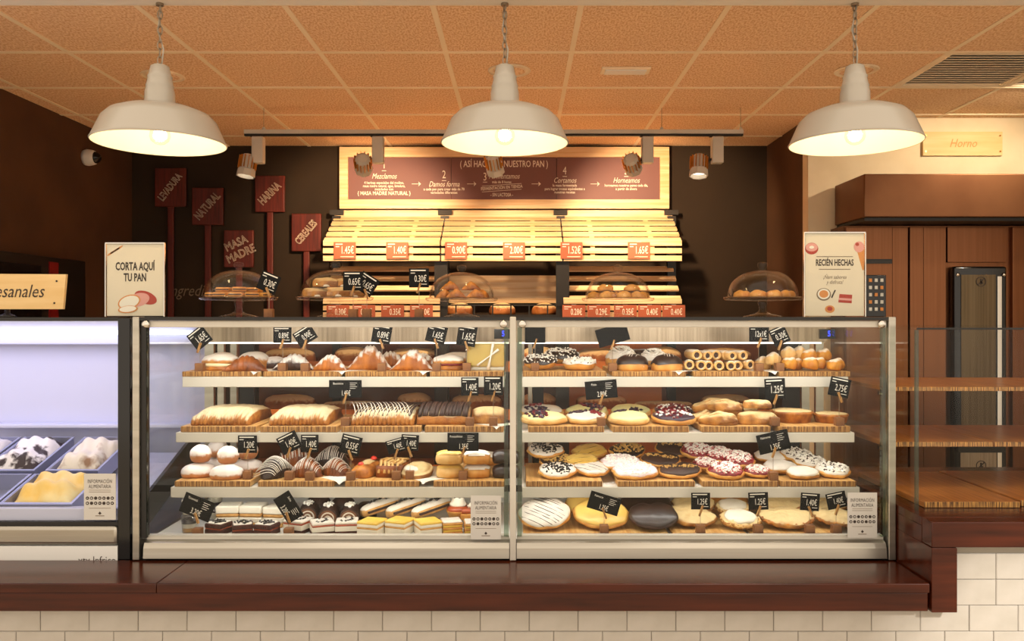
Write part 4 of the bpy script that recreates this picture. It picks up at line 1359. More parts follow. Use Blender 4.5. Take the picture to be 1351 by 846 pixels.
A(1, 'jam_bun', 'jam_bun', 'jam-filled dusted bun behind, left of the wrapped cake', 'bun', 604, 0.24, sc=0.95)
A(1, 'cake_slab', 'wrapped_cake', 'yellow cake slab wrapped in clear film with white bow', 'cake', 641, 0.07, rz=-2, sc=0.93)
A(1, 'donut_sprinkled', 'doughnut', 'chocolate doughnut with white sprinkles by the middle post', 'doughnut', 713, 0.08, rz=10, tilt=8)
A(1, 'donut_sprinkled', 'doughnut', 'raised doughnut with white sprinkles behind the front one', 'doughnut', 738, 0.17, 0.022, tilt=8)
A(1, 'donut_white', 'doughnut', 'white frosted doughnut right of the sprinkled doughnuts', 'doughnut', 764, 0.10, rz=30, sc=0.95)
A(1, 'donut_choc', 'doughnut', 'chocolate doughnut with wavy glaze on the top shelf', 'doughnut', 834, 0.065)
A(1, 'donut_choc', 'doughnut', 'chocolate doughnut with white stripes next to the pastry rolls', 'doughnut', 880, 0.065, rz=24)
A(1, 'donut_coconut', 'doughnut', 'white coconut doughnut behind the left chocolate doughnut', 'doughnut', 820, 0.17, 0.012, sc=1.05)
A(1, 'donut_coconut', 'doughnut', 'white coconut doughnut behind the right chocolate doughnut', 'doughnut', 862, 0.17, 0.006, sc=1.0)
A(1, 'donut_ring_choc', 'doughnut', 'dark ring doughnut at the back of the top shelf', 'doughnut', 846, 0.275, 0.02)
for k, x in enumerate([909, 922, 935, 948, 961, 974, 987]):
    A(1, 'pastry_roll', 'pastry_roll', 'hollow filled pastry roll, %s from left in the bottom row of rolls' % ORD[k], 'pastry roll', x, 0.045 + rnd.uniform(-0.012, 0.008), rz=rnd.uniform(-14, 14), roll_=rnd.uniform(-8, 8), sc=rnd.uniform(0.92, 1.04), group='pastry rolls on the top shelf')
for k, x in enumerate([917, 930, 942, 955, 967, 980]):
    A(1, 'pastry_roll', 'pastry_roll', 'hollow filled pastry roll, %s from left in the upper row of rolls' % ORD[k], 'pastry roll', x + rnd.uniform(-2, 2), 0.065 + rnd.uniform(-0.015, 0.015), 0.032 + rnd.uniform(0, 0.004), rz=rnd.uniform(-22, 22), sc=rnd.uniform(0.92, 1.04), group='pastry rolls on the top shelf')
for k, x in enumerate([1006, 1020]):
    A(1, 'dough_ball_pale', 'dough_ball', 'pale sugared dough ball beside the pastry rolls, %s of the pair' % ORD[k], 'dough ball', x, 0.12, 0.0, sc=1.1, group='fried dough balls')
for k, x in enumerate([1040, 1053, 1066, 1080, 1094, 1108]):
    A(1, 'dough_ball', 'dough_ball', 'golden fried dough ball, %s from left in the bottom row of balls' % ORD[k], 'dough ball', x, 0.05 + 0.012 * (k % 2), 0, rz=rnd.uniform(-40, 40), roll_=rnd.uniform(-12, 12), sc=rnd.uniform(0.95, 1.08), group='fried dough balls')
for k, (x, kd) in enumerate([(1022, 'dough_ball_pale'), (1036, 'dough_ball_pale'), (1050, 'dough_ball_pale'), (1067, 'dough_ball'), (1090, 'dough_ball')]):
    A(1, kd, 'dough_ball', 'fried dough ball, %s from left in the upper row of balls' % ORD[k], 'dough ball', x, 0.085, 0.033 if k else 0.020, rz=rnd.uniform(-40, 40), sc=rnd.uniform(1.0, 1.12), group='fried dough balls')
A(1, 'dough_ball', 'dough_ball', 'dough ball at the back of the ball pile', 'dough ball', 1078, 0.13, 0.03, sc=1.05, group='fried dough balls')

# --- greaseproof sheets under some pastries
def liner(shelf, x, side, rz, label):
    yf, zb = SH[shelf][0], SH[shelf][1]
    h = side / 2
    n, v, f = 8, [], []
    rot = Matrix.Rotation(R(rz), 3, 'Z')
    cx, cy = pX(x, yf), yf + h * 1.18
    for i in range(n + 1):
        for j in range(n + 1):
            p = rot @ Vector((-h + side * i / n, -h + side * j / n, 0))
            y = cy + p.y
            over = yf - 0.001 - y
            z = 0.0012
            if over > 0:
                y = yf - 0.001 - over * 0.5
                z -= over * 0.9
            v.append((p.x, y - yf, z))
    for i in range(n):
        for j in range(n):
            a = i * (n + 1) + j
            f.append((a, a + n + 1, a + n + 2, a + 1))
    m = len(v)
    v += [(p[0], p[1], p[2] - 0.0003) for p in v]
    f += [tuple(k + m for k in reversed(q_)) for q_ in f]
    o = MB().add(v, f).build('paper_liner', 'paper_white', None, (cx, yf, zr(zb)), smooth=True)
    tag(o, label, 'paper', 'greaseproof sheets under the pastries')


for (sh, x, sd, rz, lb) in [(1, 338, 0.115, 40, 'white paper corner poking out right of the plain brown croissant'), (1, 450, 0.11, 48, 'white paper corner between dusted and peaked croissants'),
                            (1, 560, 0.12, 42, 'white paper corner below the wide croissant'), (1, 898, 0.12, 40, 'white paper corner left of the pastry rolls'),
                            (1, 1018, 0.12, 52, 'white paper corner right of the pastry rolls'), (2, 655, 0.10, 45, 'white paper corner below the cream roll'),
                            (3, 448, 0.11, 45, 'white paper corner below the drizzled croissants'), (3, 562, 0.11, 38, 'white paper corner below the oval cream pastry')]:
    liner(sh, x, sd, rz, lb)

# --- middle shelf
A(2, 'strudel', 'strudel', 'pale ribbed sugar-dusted strudel at the left end of middle shelf', 'strudel', 308, 0.155, rz=0)
A(2, 'strudel', 'strudel', 'ribbed strudel right of the leftmost strudel', 'strudel', 406, 0.155, rz=1)
A(2, 'strudel_choc_striped', 'strudel', 'strudel striped with dark and white chocolate', 'strudel', 508, 0.145)
A(2, 'strudel_choc_top', 'strudel', 'strudel with a thick chocolate band on top', 'strudel', 588, 0.135)
A(2, 'cream_log', 'cream_roll', 'white sugar-coated cream roll next to the middle post', 'cream roll', 638, 0.12)
for k, (x, dy, kd, lf, tl, lb) in enumerate([
        (717, 0.085, 'tart_berry', 0.0, 5, 'fruit tart with dark berries by the middle post'), (766, 0.08, 'tart_mixed', 0, 5, 'white iced fruit tart in front, second from the middle post'),
        (822, 0.085, 'tart_lemon', 0, 5, 'pale lemon tart in the front row of tarts'), (881, 0.085, 'tart_dark', 0, 5, 'dark berry tart in front, left of the folded pasties'),
        (714, 0.22, 'tart_mixed', 0.004, 8, 'fruit tart behind the dark berry tart by the middle post'), (776, 0.225, 'tart_berry', 0.004, 8, 'berry tart in the back row behind the white iced tart'),
        (832, 0.235, 'tart_lemon', 0.004, 8, 'lemon tart in the back row of tarts'), (889, 0.24, 'tart_dark', 0.004, 8, 'dark berry tart in the back row of tarts')]):
    A(2, kd, 'fruit_tart', lb, 'tart', x, dy, lf, rz=40 * k, tilt=tl, group='fruit tarts on the middle shelf')
A(2, 'pasty', 'folded_pasty', 'flat folded pasty at the front left of the pasty pile', 'pasty', 940, 0.06, rz=-12)
A(2, 'pasty_log', 'folded_pasty', 'long golden pasty at the front right of the pasty pile', 'pasty', 992, 0.065, rz=3)
A(2, 'pasty', 'folded_pasty', 'pointed pasty lying across the pasty pile', 'pasty', 958, 0.12, 0.034, rz=-20, roll_=6)
A(2, 'pasty', 'folded_pasty', 'pasty at the left of the pile leaning on the others', 'pasty', 924, 0.17, 0.0, rz=30)
A(2, 'pasty', 'folded_pasty', 'pasty on top at the back of the pile', 'pasty', 935, 0.19, 0.036, rz=15, roll_=-5)
A(2, 'pasty_log', 'folded_pasty', 'long pale pasty at the back right of the pile', 'pasty', 976, 0.21, 0.010, rz=2)
A(2, 'pasty_log', 'folded_pasty', 'sugared pasty resting over the front right pasty', 'pasty', 990, 0.11, 0.052, rz=-6, sc=0.9)
A(2, 'round_pie', 'round_pie', 'round golden pie with pale lid, left of the two pies', 'pie', 1044, 0.14, sc=0.88)
A(2, 'round_pie', 'round_pie', 'round golden pie with pale lid, right of the two pies', 'pie', 1096, 0.12, sc=0.70)

# --- lowest shelf
for k, (x, dy, lf, kd, lb) in enumerate([
        (262, 0.085, 0, 'sugar_bun', 'sugar-coated bun at the front left of the sugar bun stack'), (301, 0.065, 0, 'sugar_bun', 'sugar-coated bun at the front middle of the sugar bun stack'),
        (288, 0.205, 0, 'sugar_bun', 'sugar-coated bun at the back of the sugar bun stack'), (326, 0.175, 0, 'sugar_bun', 'sugar-coated bun at the right of the sugar bun stack'),
        (265, 0.095, 0.045, 'sugar_ball', 'round sugar ball on top at the left of the stack'), (287, 0.20, 0.045, 'sugar_ball', 'round sugar ball on top at the back of the stack'),
        (301, 0.085, 0.045, 'sugar_ball', 'round sugar ball on top at the front middle of the stack'), (327, 0.165, 0.045, 'sugar_ball', 'round sugar ball on top at the right of the stack')]):
    A(3, kd, 'sugar_bun', lb, 'bun', x, dy, lf, rz=rnd.uniform(-25, 25), group='stacked sugar buns')
A(3, 'croissant_choc_striped', 'striped_croissant', 'chocolate-coated croissant with dense white stripes, leftmost of the striped croissants', 'croissant', 363, 0.085, rz=64, sc=0.95)
A(3, 'croissant_striped', 'striped_croissant', 'brown croissant with white drizzle right of the chocolate-coated one', 'croissant', 404, 0.08, rz=-4, sc=0.86)
A(3, 'croissant_striped', 'striped_croissant', 'brown drizzled croissant nearest the fruit brioche', 'croissant', 441, 0.09, rz=-20, sc=0.78)
A(3, 'croissant_striped', 'striped_croissant', 'drizzled croissant at the back above the 1.40 cards', 'croissant', 388, 0.22, 0.012, rz=30)
A(3, 'croissant_choc_striped', 'striped_croissant', 'dark striped croissant at the back beside the 0.55 card', 'croissant', 432, 0.225, 0.010, rz=-15)
A(3, 'fruit_brioche', 'fruit_brioche', 'sugared brioche with red cherries on the lowest shelf', 'brioche', 483, 0.10, rz=-12)
A(3, 'lattice_pastry', 'lattice_pastry', 'lattice-topped pastry between brioche and oval cream pastry', 'pastry', 514, 0.095, rz=-8)
A(3, 'oval_cream_pastry', 'cream_pastry', 'oval pastry with cream centre left of the finger doughnuts', 'pastry', 550, 0.10, rz=-15, tilt=10)
for k, (x, dy, lf, kd, lb) in enumerate([
        (593, 0.06, 0, 'finger_donut_plain', 'pale finger doughnut at the bottom left of the finger doughnut stack'), (593, 0.065, 0.041, 'finger_donut_plain', 'pale finger doughnut at the top left of the finger doughnut stack'),
        (629, 0.06, 0, 'finger_donut', 'white iced finger doughnut at the bottom of the stack'), (629, 0.065, 0.041, 'finger_donut', 'white iced finger doughnut on top of the stack'),
        (660, 0.07, 0, 'finger_donut_choc', 'chocolate finger doughnut at the bottom by the middle post'), (660, 0.075, 0.041, 'finger_donut_choc', 'chocolate finger doughnut on top by the middle post'),
        (605, 0.20, 0, 'finger_donut_plain', 'finger doughnut behind the pale stack'), (638, 0.20, 0.02, 'finger_donut', 'white finger doughnut behind the white iced stack')]):
    A(3, kd, 'finger_doughnut', lb, 'doughnut', x, dy, lf, rz=rnd.uniform(-5, 5), sc=1.02, group='stacked finger doughnuts')
for k, (x, dy, lf, tl, kd, lb) in enumerate([
        (735, 0.075, 0.0, 14, 'oval_black_sprinkle', 'white iced oval pastry with black sprinkles at the front by the middle post'),
        (736, 0.16, 0.012, 14, 'oval_nut', 'nut-topped oval pastry between the black-sprinkled ones'),
        (719, 0.235, 0.038, 14, 'oval_black_sprinkle', 'white iced oval pastry with black sprinkles at the back'),
        (775, 0.09, 0.002, 12, 'oval_white_striped', 'white iced oval pastry with thin dark lines'),
        (768, 0.17, 0.018, 14, 'oval_pale', 'pale glazed oval pastry behind the white striped one'),
        (779, 0.25, 0.034, 14, 'oval_pale', 'pale glazed oval pastry at the back behind the striped one'),
        (837, 0.07, 0.0, 14, 'oval_coconut', 'pinkish white oval pastry at the front of its pile'),
        (818, 0.145, 0.016, 14, 'oval_coconut', 'pinkish white oval pastry behind the front one'),
        (822, 0.235, 0.036, 16, 'oval_nut', 'nut-topped chocolate oval pastry behind the pinkish ones'),
        (889, 0.085, 0.0, 12, 'oval_choc', 'chocolate heart pastry with a nut stripe at the front'),
        (872, 0.165, 0.018, 16, 'oval_choc', 'chocolate heart pastry with a nut stripe behind the front one'),
        (893, 0.25, 0.036, 24, 'oval_choc', 'dark chocolate pastry at the back left of the pink-sprinkled pile'),
        (957, 0.065, 0.0, 14, 'oval_pink_sprinkle', 'pink and white sprinkled pastry at the front of its pile'),
        (933, 0.125, 0.010, 14, 'oval_pink_sprinkle', 'pink and white sprinkled pastry at the left of its pile'),
        (971, 0.145, 0.018, 16, 'oval_pink_sprinkle', 'pink and white sprinkled pastry in the middle of its pile'),
        (948, 0.205, 0.028, 18, 'oval_pink_sprinkle', 'pink and white sprinkled pastry at the back of its pile'),
        (919, 0.235, 0.034, 22, 'oval_pink_sprinkle', 'pink sprinkled pastry at the back left leaning upright'),
        (995, 0.075, 0.0, 12, 'oval_pink_sprinkle', 'pink and white sprinkled pastry in front, left of the wooden block'),
        (1028, 0.145, 0.004, 10, 'flat_white', 'white sugared flat pastry left of the crumb-topped ones'),
        (1020, 0.23, 0.022, 12, 'oval_plain', 'plain flat pastry at the back behind the white sugared one'),
        (1049, 0.07, 0.0, 10, 'flat_white', 'white sugared flat pastry at the front right of the shelf'),
        (1091, 0.09, 0.0, 12, 'oval_seed', 'seed-topped flat pastry at the front right end of the shelf'),
        (1074, 0.165, 0.012, 12, 'oval_seed', 'seed-topped flat pastry behind the front right one'),
        (1051, 0.24, 0.026, 14, 'oval_seed', 'seed-topped flat pastry at the back of the shelf')]):
    A(3, kd, 'flat_pastry', lb, 'pastry', x, dy, lf + math.sin(R(tl)) * 0.058, rz=rnd.uniform(-20, 20), tilt=tl, group='flat iced pastries on the lowest shelf')

# --- case floor
A(0, 'dessert_cup', 'dessert_cup', 'layered chocolate dessert cup at the front left of the case floor', 'dessert cup', 250, 0.055, sc=0.76)
A(0, 'dessert_cup_cream', 'dessert_cup', 'cream dessert cup stacked on the chocolate cup', 'dessert cup', 250, 0.055, 0.0585, sc=0.76)
A(0, 'dessert_cup_berry', 'dessert_cup', 'berry and cream dessert cup behind the tilted card', 'dessert cup', 284, 0.19, sc=0.76)
A(0, 'dessert_cup_berry', 'dessert_cup', 'berry and cream dessert cup on top of the back stack', 'dessert cup', 284, 0.19, 0.0585, sc=0.76)
for k, x in enumerate([303, 331, 357]):
    A(0, 'white_cake', 'cream_cake', 'white cream cake block, %s of three behind the brownies' % ORD[k], 'cake', x, 0.14, rz=[6, -4, -8][k], sc=0.86, group='white cream cakes')
for k, x in enumerate([287, 316, 348]):
    A(0, 'brownie', 'brownie', 'layered brownie square with sugared top, %s of three' % ORD[k], 'brownie', x, 0.032, rz=[-20, 20, -15][k], group='layered brownies')
for k, x in enumerate([391, 417, 449]):
    A(0, 'layer_slice', 'layer_cake_slice', 'brown and white layer cake slice, %s of three in front' % ORD[k], 'cake slice', x, 0.036, rz=[-20, 22, 8][k], group='layer cake slices')
for k, x in enumerate([403, 432, 460]):
    A(0, 'swiss_roll', 'swiss_roll', 'chocolate-coated swirl cake roll, %s of three behind the slices' % ORD[k], 'cake roll', x, 0.09, 0.0, rz=[10, 8, 6][k], group='chocolate swirl rolls')
for k, x in enumerate([418, 449, 476]):
    A(0, 'choc_bombe', 'chocolate_dome', 'dark chocolate dome cake, %s of three at the back' % ORD[k], 'cake', x, 0.25, 0.0, sc=1.25, group='chocolate dome cakes')
for k, x in enumerate([492, 524, 557]):
    A(0, 'lemon_slice', 'lemon_slice', 'white and yellow lemon cream slice, %s of three' % ORD[k], 'cake slice', x, 0.045, rz=[-18, -22, 25][k], group='lemon cream slices')
for k, x in enumerate([503, 537, 571]):
    A(0, 'cream_eclair', 'cream_eclair', 'white iced eclair resting behind the lemon slices, %s of three' % ORD[k], 'eclair', x, 0.16, 0.045, rz=35, roll_=-12, group='white iced eclairs')
for k, x in enumerate([595, 622]):
    A(0, 'millefeuille', 'custard_slice', 'square layered custard slice, %s of two below the caramel tartlets' % ORD[k], 'cake slice', x, 0.04, rz=[14, 8][k], group='custard slices')
A(0, 'caramel_tartlet', 'caramel_tartlet', 'caramel tartlet topped with white cream swirl', 'tartlet', 597, 0.15, 0.028, sc=1.15)
A(0, 'caramel_square', 'caramel_tartlet', 'square caramel tartlet left of the white notice', 'tartlet', 621, 0.13, 0.028, sc=1.1)
A(0, 'palmier_white', 'palmier', 'white iced palmier with thin dark stripes by the middle post', 'palmier', 718, 0.085, 0.038, rz=8, tilt=26)
A(0, 'palmier_yellow', 'palmier', 'yellow glazed palmier at the front under the tilted card', 'palmier', 793, 0.085, 0.034, rz=-6, tilt=24)
A(0, 'palmier_yellow', 'palmier', 'yellow glazed palmier lying behind the front yellow one', 'palmier', 781, 0.195, 0.046, rz=10, tilt=20)
A(0, 'palmier_choc', 'palmier', 'shiny chocolate palmier at the front', 'palmier', 853, 0.085, 0.034, rz=4, tilt=24)
A(0, 'palmier_choc', 'palmier', 'chocolate palmier lying behind the front chocolate one', 'palmier', 845, 0.195, 0.046, rz=-8, tilt=20)
A(0, 'puff_flat', 'puff_pastry', 'flat golden puff pastry right of the chocolate palmier', 'puff pastry', 914, 0.08, 0.026, rz=-14, tilt=18, sc=0.86)
A(0, 'puff_flat', 'puff_pastry', 'flat golden puff pastry at the back below the 1.25 card', 'puff pastry', 912, 0.19, 0.040, rz=8, tilt=16)
A(0, 'puff_dusted', 'puff_pastry', 'sugar-dusted puff pastry in front of the biscuit stack', 'puff pastry', 972, 0.075, 0.020, rz=0, tilt=14, sc=0.86)
A(0, 'puff_dusted', 'puff_pastry', 'sugar-dusted puff pastry behind the front dusted one', 'puff pastry', 961, 0.165, 0.034, rz=20, tilt=14, sc=0.9)
for k, (x, dy, lf) in enumerate([(940, 0.27, 0.052), (957, 0.265, 0.066), (975, 0.275, 0.052)]):
    A(0, 'round_biscuit', 'round_biscuit', 'round golden biscuit, %s from left behind the dusted puff pastries' % ORD[k], 'biscuit', x, dy, lf, tilt=20, group='golden biscuits')
A(0, 'puff_broad', 'puff_pastry', 'broad pale puff pastry in front of the second 1.25 card', 'puff pastry', 1034, 0.085, 0.024, rz=4, tilt=14, sc=0.84)
A(0, 'puff_broad', 'puff_pastry', 'broad pale puff pastry behind the front broad one', 'puff pastry', 1028, 0.20, 0.042, rz=-6, tilt=14)
A(0, 'puff_broad', 'puff_pastry', 'pale puff pastry partly hidden by the right white notice', 'puff pastry', 1100, 0.095, 0.024, rz=-4, tilt=14, sc=0.72)
A(0, 'puff_flat', 'puff_pastry', 'golden puff pastry at the back right of the case floor', 'puff pastry', 1086, 0.20, 0.042, rz=12, tilt=14)

# ------------------------------------------------------------------ notices on the front glass
def notice(x0, y0, x1, y1, Y, label, parent=None):
    s = F / Y
    a, b = pX(x0, Y), pX(x1, Y)
    w, h = b - a, (y1 - y0) / s
    t = thing('food_notice', label, 'notice', ((a + b) / 2, Y, zr((VY - y1) / s)), group='food information notices')
    MB().box(-w / 2, w / 2, -0.0012, 0, 0, h).build('sheet', 'paper_translucent', t)
    yl = -0.0018
    lettering('INFORMACIÓN', MATS['print_dark'], t, (0, yl, h * 0.83), h * 0.115, 0.62, space=1.1)
    lettering('ALIMENTARIA', MATS['print_dark'], t, (0, yl, h * 0.72), h * 0.115, 0.62, space=1.1)
    for z in (0.64, 0.60, 0.25):
        MB().box(-w * 0.34, w * 0.34, yl, yl + 0.0004, h * z, h * (z + 0.008)).build('print_line', 'print_brown', t)
    dot = MB().lathe([(w * 0.052, 0), (w * 0.052, 0.0005)], 14)
    dot.v = [(x, z + yl, y) for x, y, z in dot.v]
    me = dot.mesh('allergen_symbol')
    ring = MB().lathe([(w * 0.028, 0), (w * 0.028, 0.0005)], 10)
    ring.v = [(x, z + yl - 0.0006, y) for x, y, z in ring.v]
    mi = ring.mesh('symbol_centre')
    for r in range(2):
        for k in range(7):
            o = obj('allergen_symbol', me, 'print_dark', t, (w * (-0.39 + 0.13 * k), 0, h * (0.47 - 0.11 * r)))
            if (k + r) % 3 != 2:
                c = obj('symbol_centre', mi, 'paper_translucent', o)
                c.scale = (0.9, 1, 0.5 + 0.5 * ((k * 7 + r * 3) % 4) / 4)
    MB().prism([(0, 0.03 * h), (0.05 * w, 0.06 * h), (0, 0.10 * h), (-0.05 * w, 0.06 * h)], yl, yl + 0.0005).build('emblem', 'print_dark', t, (0, 0, h * 0.08))
    MB().box(-w * 0.14, w * 0.14, yl, yl + 0.0004, h * 0.08, h * 0.095).build('print_line', 'print_brown', t)
    return t


notice(621, 654, 661, 712, YF + 0.012, 'white food information notice on the glass left of the middle post')
notice(1118, 650, 1157, 710, YF + 0.012, 'white food information notice on the glass at the right end of the pastry case')
notice(111, 625, 153, 686, 2.618, 'white food information notice on the ice cream case glass')

# ------------------------------------------------------------------ ice cream case at the left
gx1 = pX(156, 2.62)
ic = thing('ice_cream_case', 'white lit ice cream case with sloped tubs at the left edge', 'display case', (0, 0, zr(0)))
GX0 = -2.6
MB().box(gx1, gx1 + 0.040, 2.615, 2.66, -0.86, -0.004).build('front_post', 'black_gloss', ic, bevel=0.003)
MB().box(GX0, gx1, 2.625, 2.631, -0.66, -0.012).build('front_pane', 'pane_glass', ic)
MB().box(GX0, gx1 + 0.03, 2.62, 3.30, -0.012, -0.005).build('top_pane', 'pane_glass', ic)
MB().box(GX0, gx1, 2.618, 2.634, -0.014, -0.002).build('top_edge', 'black_metal', ic)
MB().box(GX0, gx1, 2.62, 2.64, -0.672, -0.66).build('pane_seal', 'black_metal', ic)
MB().box(GX0, gx1, 2.615, 2.66, -0.735, -0.673).build('lower_rail', 'aluminium', ic, bevel=0.012, seg=3)
MB().box(GX0, gx1, 2.615, 2.65, -0.86, -0.737).build('front_panel', 'white_paint', ic)
MB().box(GX0, gx1 + 0.03, 2.70, 3.30, -0.92 + 0.002, -0.78).build('base', 'cool_white', ic)
MB().box(GX0, gx1 + 0.03, 3.28, 3.31, -0.78, -0.11).build('back_wall', 'cool_white', ic)
MB().box(GX0, gx1 + 0.03, 3.22, 3.28, -0.11, -0.014).build('lamp_housing', 'cool_white', ic, bevel=0.004)
MB().box(GX0 + 0.02, gx1, 3.20, 3.218, -0.07, -0.055).build('led_strip', 'led_cool', ic)
MB().box(GX0, gx1, 3.21, 3.28, -0.44, -0.425).build('back_step', 'cool_white', ic, bevel=0.004)
MB().box(GX0, gx1, 2.645, 2.68, -0.665, -0.622).build('front_sill', 'cool_white', ic, bevel=0.004)
MB().box(gx1 + 0.030, gx1 + 0.038, 2.67, 3.28, -0.78, -0.014).build('side_pane', 'pane_glass', ic)
MB().cbox((gx1 + 0.018, 2.94, -0.60), (0.012, 0.62, 0.10), Matrix.Rotation(R(20), 3, 'X')).build('side_cheek', 'dark_panel', ic)
lettering('xtx Infrico', MATS['print_dark'], ic, (pX(128, 2.614), 2.6145, -0.783), 0.036, 0.8, name='maker_lettering')
BLUE = (0.74, 0.72, 1.0)
lamp('ice_cream_case_lamp', 'AREA', ((GX0 + gx1) / 2, 3.0, zr(-0.04)), 3.4, BLUE, (R(8), 0, 0), shape='RECTANGLE', size=1.25, size_y=0.30)
# sloping tub rack
TL = R(17)
MB().cbox(((GX0 + gx1) / 2, 2.97, -0.632), (gx1 - GX0 - 0.02, 0.58, 0.012), Matrix.Rotation(TL, 3, 'X')).build('tub_rack', 'cool_white', ic)


def tub(x, y, z, wd, dp, label, glabel, gmat, seed, hgt=0.05):
    t = thing('ice_cream_tub', label, 'tub', (x, y, zr(z)), (TL, 0, 0), group='steel ice cream tubs')
    w2, d2 = wd / 2, dp / 2
    MB().box(-w2, w2, -d2, -d2 + 0.004, 0, 0.06).box(-w2, w2, d2 - 0.004, d2, 0, 0.06).box(-w2, -w2 + 0.004, -d2 + 0.004, d2 - 0.004, 0, 0.06).box(w2 - 0.004, w2, -d2 + 0.004, d2 - 0.004, 0, 0.06).box(-w2, w2, -d2, d2, -0.002, 0.0).build('pan', 'tub_steel', t)
    MB().box(-w2 - 0.006, w2 + 0.006, -d2 - 0.008, -d2, 0.055, 0.061).box(-w2 - 0.006, -w2, -d2, d2, 0.055, 0.061).box(w2, w2 + 0.006, -d2, d2, 0.055, 0.061).build('rim', 'tub_steel', t)
    if gmat:
        rr = random.Random(seed)
        nx, ny, v, f = 22, 22, [], []
        ph = [rr.uniform(0, 6) for _ in range(4)]
        for i in range(nx + 1):
            for j in range(ny + 1):
                u, q = 2 * i / nx - 1, 2 * j / ny - 1
                e = max(0, 1 - max(abs(u), abs(q)) ** 6)
                zz = 0.030 + e * (hgt * (1 - 0.35 * u * u - 0.25 * q * q) + 0.016 * abs(math.sin(5 * u + 2.5 * q + ph[0])) + 0.010 * math.sin(7 * q + ph[1]))
                v.append((u * (w2 - 0.006), q * (d2 - 0.006), zz))
        for i in range(nx):
            for j in range(ny):
                a = i * (ny + 1) + j
                f.append((a, a + ny + 1, a + ny + 2, a + 1))
        b0 = len(v)
        v += [(-w2 + 0.006, -d2 + 0.006, 0.002), (w2 - 0.006, -d2 + 0.006, 0.002), (w2 - 0.006, d2 - 0.006, 0.002), (-w2 + 0.006, d2 - 0.006, 0.002)]
        n1 = ny + 1
        f.append((b0, b0 + 1) + tuple(i * n1 for i in range(nx, -1, -1)))
        f.append((b0 + 2, b0 + 3) + tuple(i * n1 + ny for i in range(nx + 1)))
        f.append((b0 + 3, b0) + tuple(range(0, n1)))
        f.append((b0 + 1, b0 + 2) + tuple(nx * n1 + j for j in range(ny, -1, -1)))
        f.append((b0 + 3, b0 + 2, b0 + 1, b0))
        g = MB().add(v, f).build('ice_cream_mound', gmat, None, (x, y, zr(z)), (TL, 0, 0), smooth=True)
        tag(g, glabel, 'ice cream')


yt, zt_ = 3.06, -0.565
for k, (x0, x1, lab, gl, gm) in enumerate([
        (-50, 5, 'steel tub at the left edge, back row', 'white ice cream at the left edge, back row', 'gelato_white'),
        (8, 78, 'steel tub holding chocolate ripple ice cream, back row', 'white ice cream heavily rippled with dark chocolate', 'gelato_cocoa'),
        (90, 158, 'steel tub behind the notice, back row', 'pale ice cream with thin brown ripples', 'gelato_ripple')]):
    a, b = pX(x0, yt), pX(x1, yt)
    tub((a + b) / 2, yt, zt_, (b - a) - 0.016, 0.27, lab, gl, gm, k)
for k, (x0, x1, lab, gl, gm) in enumerate([
        (-60, 22, 'empty dark steel tub in the front row', '', None),
        (30, 118, 'steel tub holding yellow ice cream, front row', 'yellow ice cream heaped in the front row', 'gelato_yellow')]):
    a, b = pX(x0, 2.79), pX(x1, 2.79)
    tub((a + b) / 2, 2.79, -0.640, (b - a), 0.20, lab, gl, gm, 10 + k)

# wooden header board over the ice cream case
hb = thing('header_board', 'pale wooden board lettered in script above the ice cream case', 'sign', (pX(0, 2.75), 2.75, zr(0)))
xr = pX(87, 2.75) - pX(0, 2.75)
xb = pX(83, 2.75) - pX(0, 2.75)
zt1, zb1 = (VY - 362) * 2.75 / F, (VY - 408) * 2.75 / F
MB().prism([(-0.45, zb1), (xb, zb1), (xr, zt1), (-0.45, zt1 + 0.004)], 0, 0.012).build('board', 'sign_wood', hb)
lettering('Helados Artesanales', MATS['print_dark'], hb, (pX(58, 2.75) - pX(0, 2.75), -0.001, (zt1 + zb1) / 2), 0.062, 0.82, 0.3, align='RIGHT')
for (x, z) in ((75, 371), (72, 400)):
    MB().lathe([(0.003, 0), (0.0035, 0.002)], 8).build('screw', 'print_dark', hb, (pX(x, 2.75) - pX(0, 2.75), 0.0, (VY - z) * 2.75 / F), (R(90), 0, 0))
MB().lathe([(0.028, 0), (0.02, 0.006), (0.008, 0.012), (0.010, zb1 + 0.02)], 14).build('clear_foot', 'cup_glass', hb, (0.013, 0.02, 0.0), smooth=True)

# ------------------------------------------------------------------ sign stands on top of the cases
def sign_stand(name, label, x0, y0, x1, Y, zb=0.0):
    s = F / Y
    a, b = pX(x0, Y), pX(x1, Y)
    w, h = b - a, (VY - y0) / s - zb
    t = thing(name, label, 'sign', ((a + b) / 2, Y, zr(zb)))
    MB().box(-w / 2 + 0.003, w / 2 - 0.003, -0.001, 0.001, 0.003, h - 0.003).build('poster', 'paper_cream', t)
    MB().box(-w / 2, w / 2, -0.006, -0.003, 0.0, h).build('clear_cover', 'pane_glass', t)
    MB().box(-w / 2 - 0.001, w / 2 + 0.001, -0.005, 0.004, h - 0.002, h + 0.002).box(-w / 2 - 0.002, -w / 2 + 0.001, -0.005, 0.004, 0, h - 0.002).box(w / 2 - 0.001, w / 2 + 0.002, -0.005, 0.004, 0, h - 0.002).build('frame_edge', 'chrome', t)
    MB().box(-w / 2, w / 2, -0.006, 0.07, -0.003, 0.0).build('foot', 'pane_glass', t)
    return t, w, h


def pdisc(parent, x, z, rx, rz, mat, name='print_patch', y=-0.0016, n=20, rot=0.0):
    o = [(x + rx * math.cos(t) * math.cos(rot) - rz * math.sin(t) * math.sin(rot), z + rx * math.cos(t) * math.sin(rot) + rz * math.sin(t) * math.cos(rot)) for t in [2 * PI * k / n for k in range(n)]]
    return MB().prism(o, y, y + 0.0004).build(name, mat, parent)


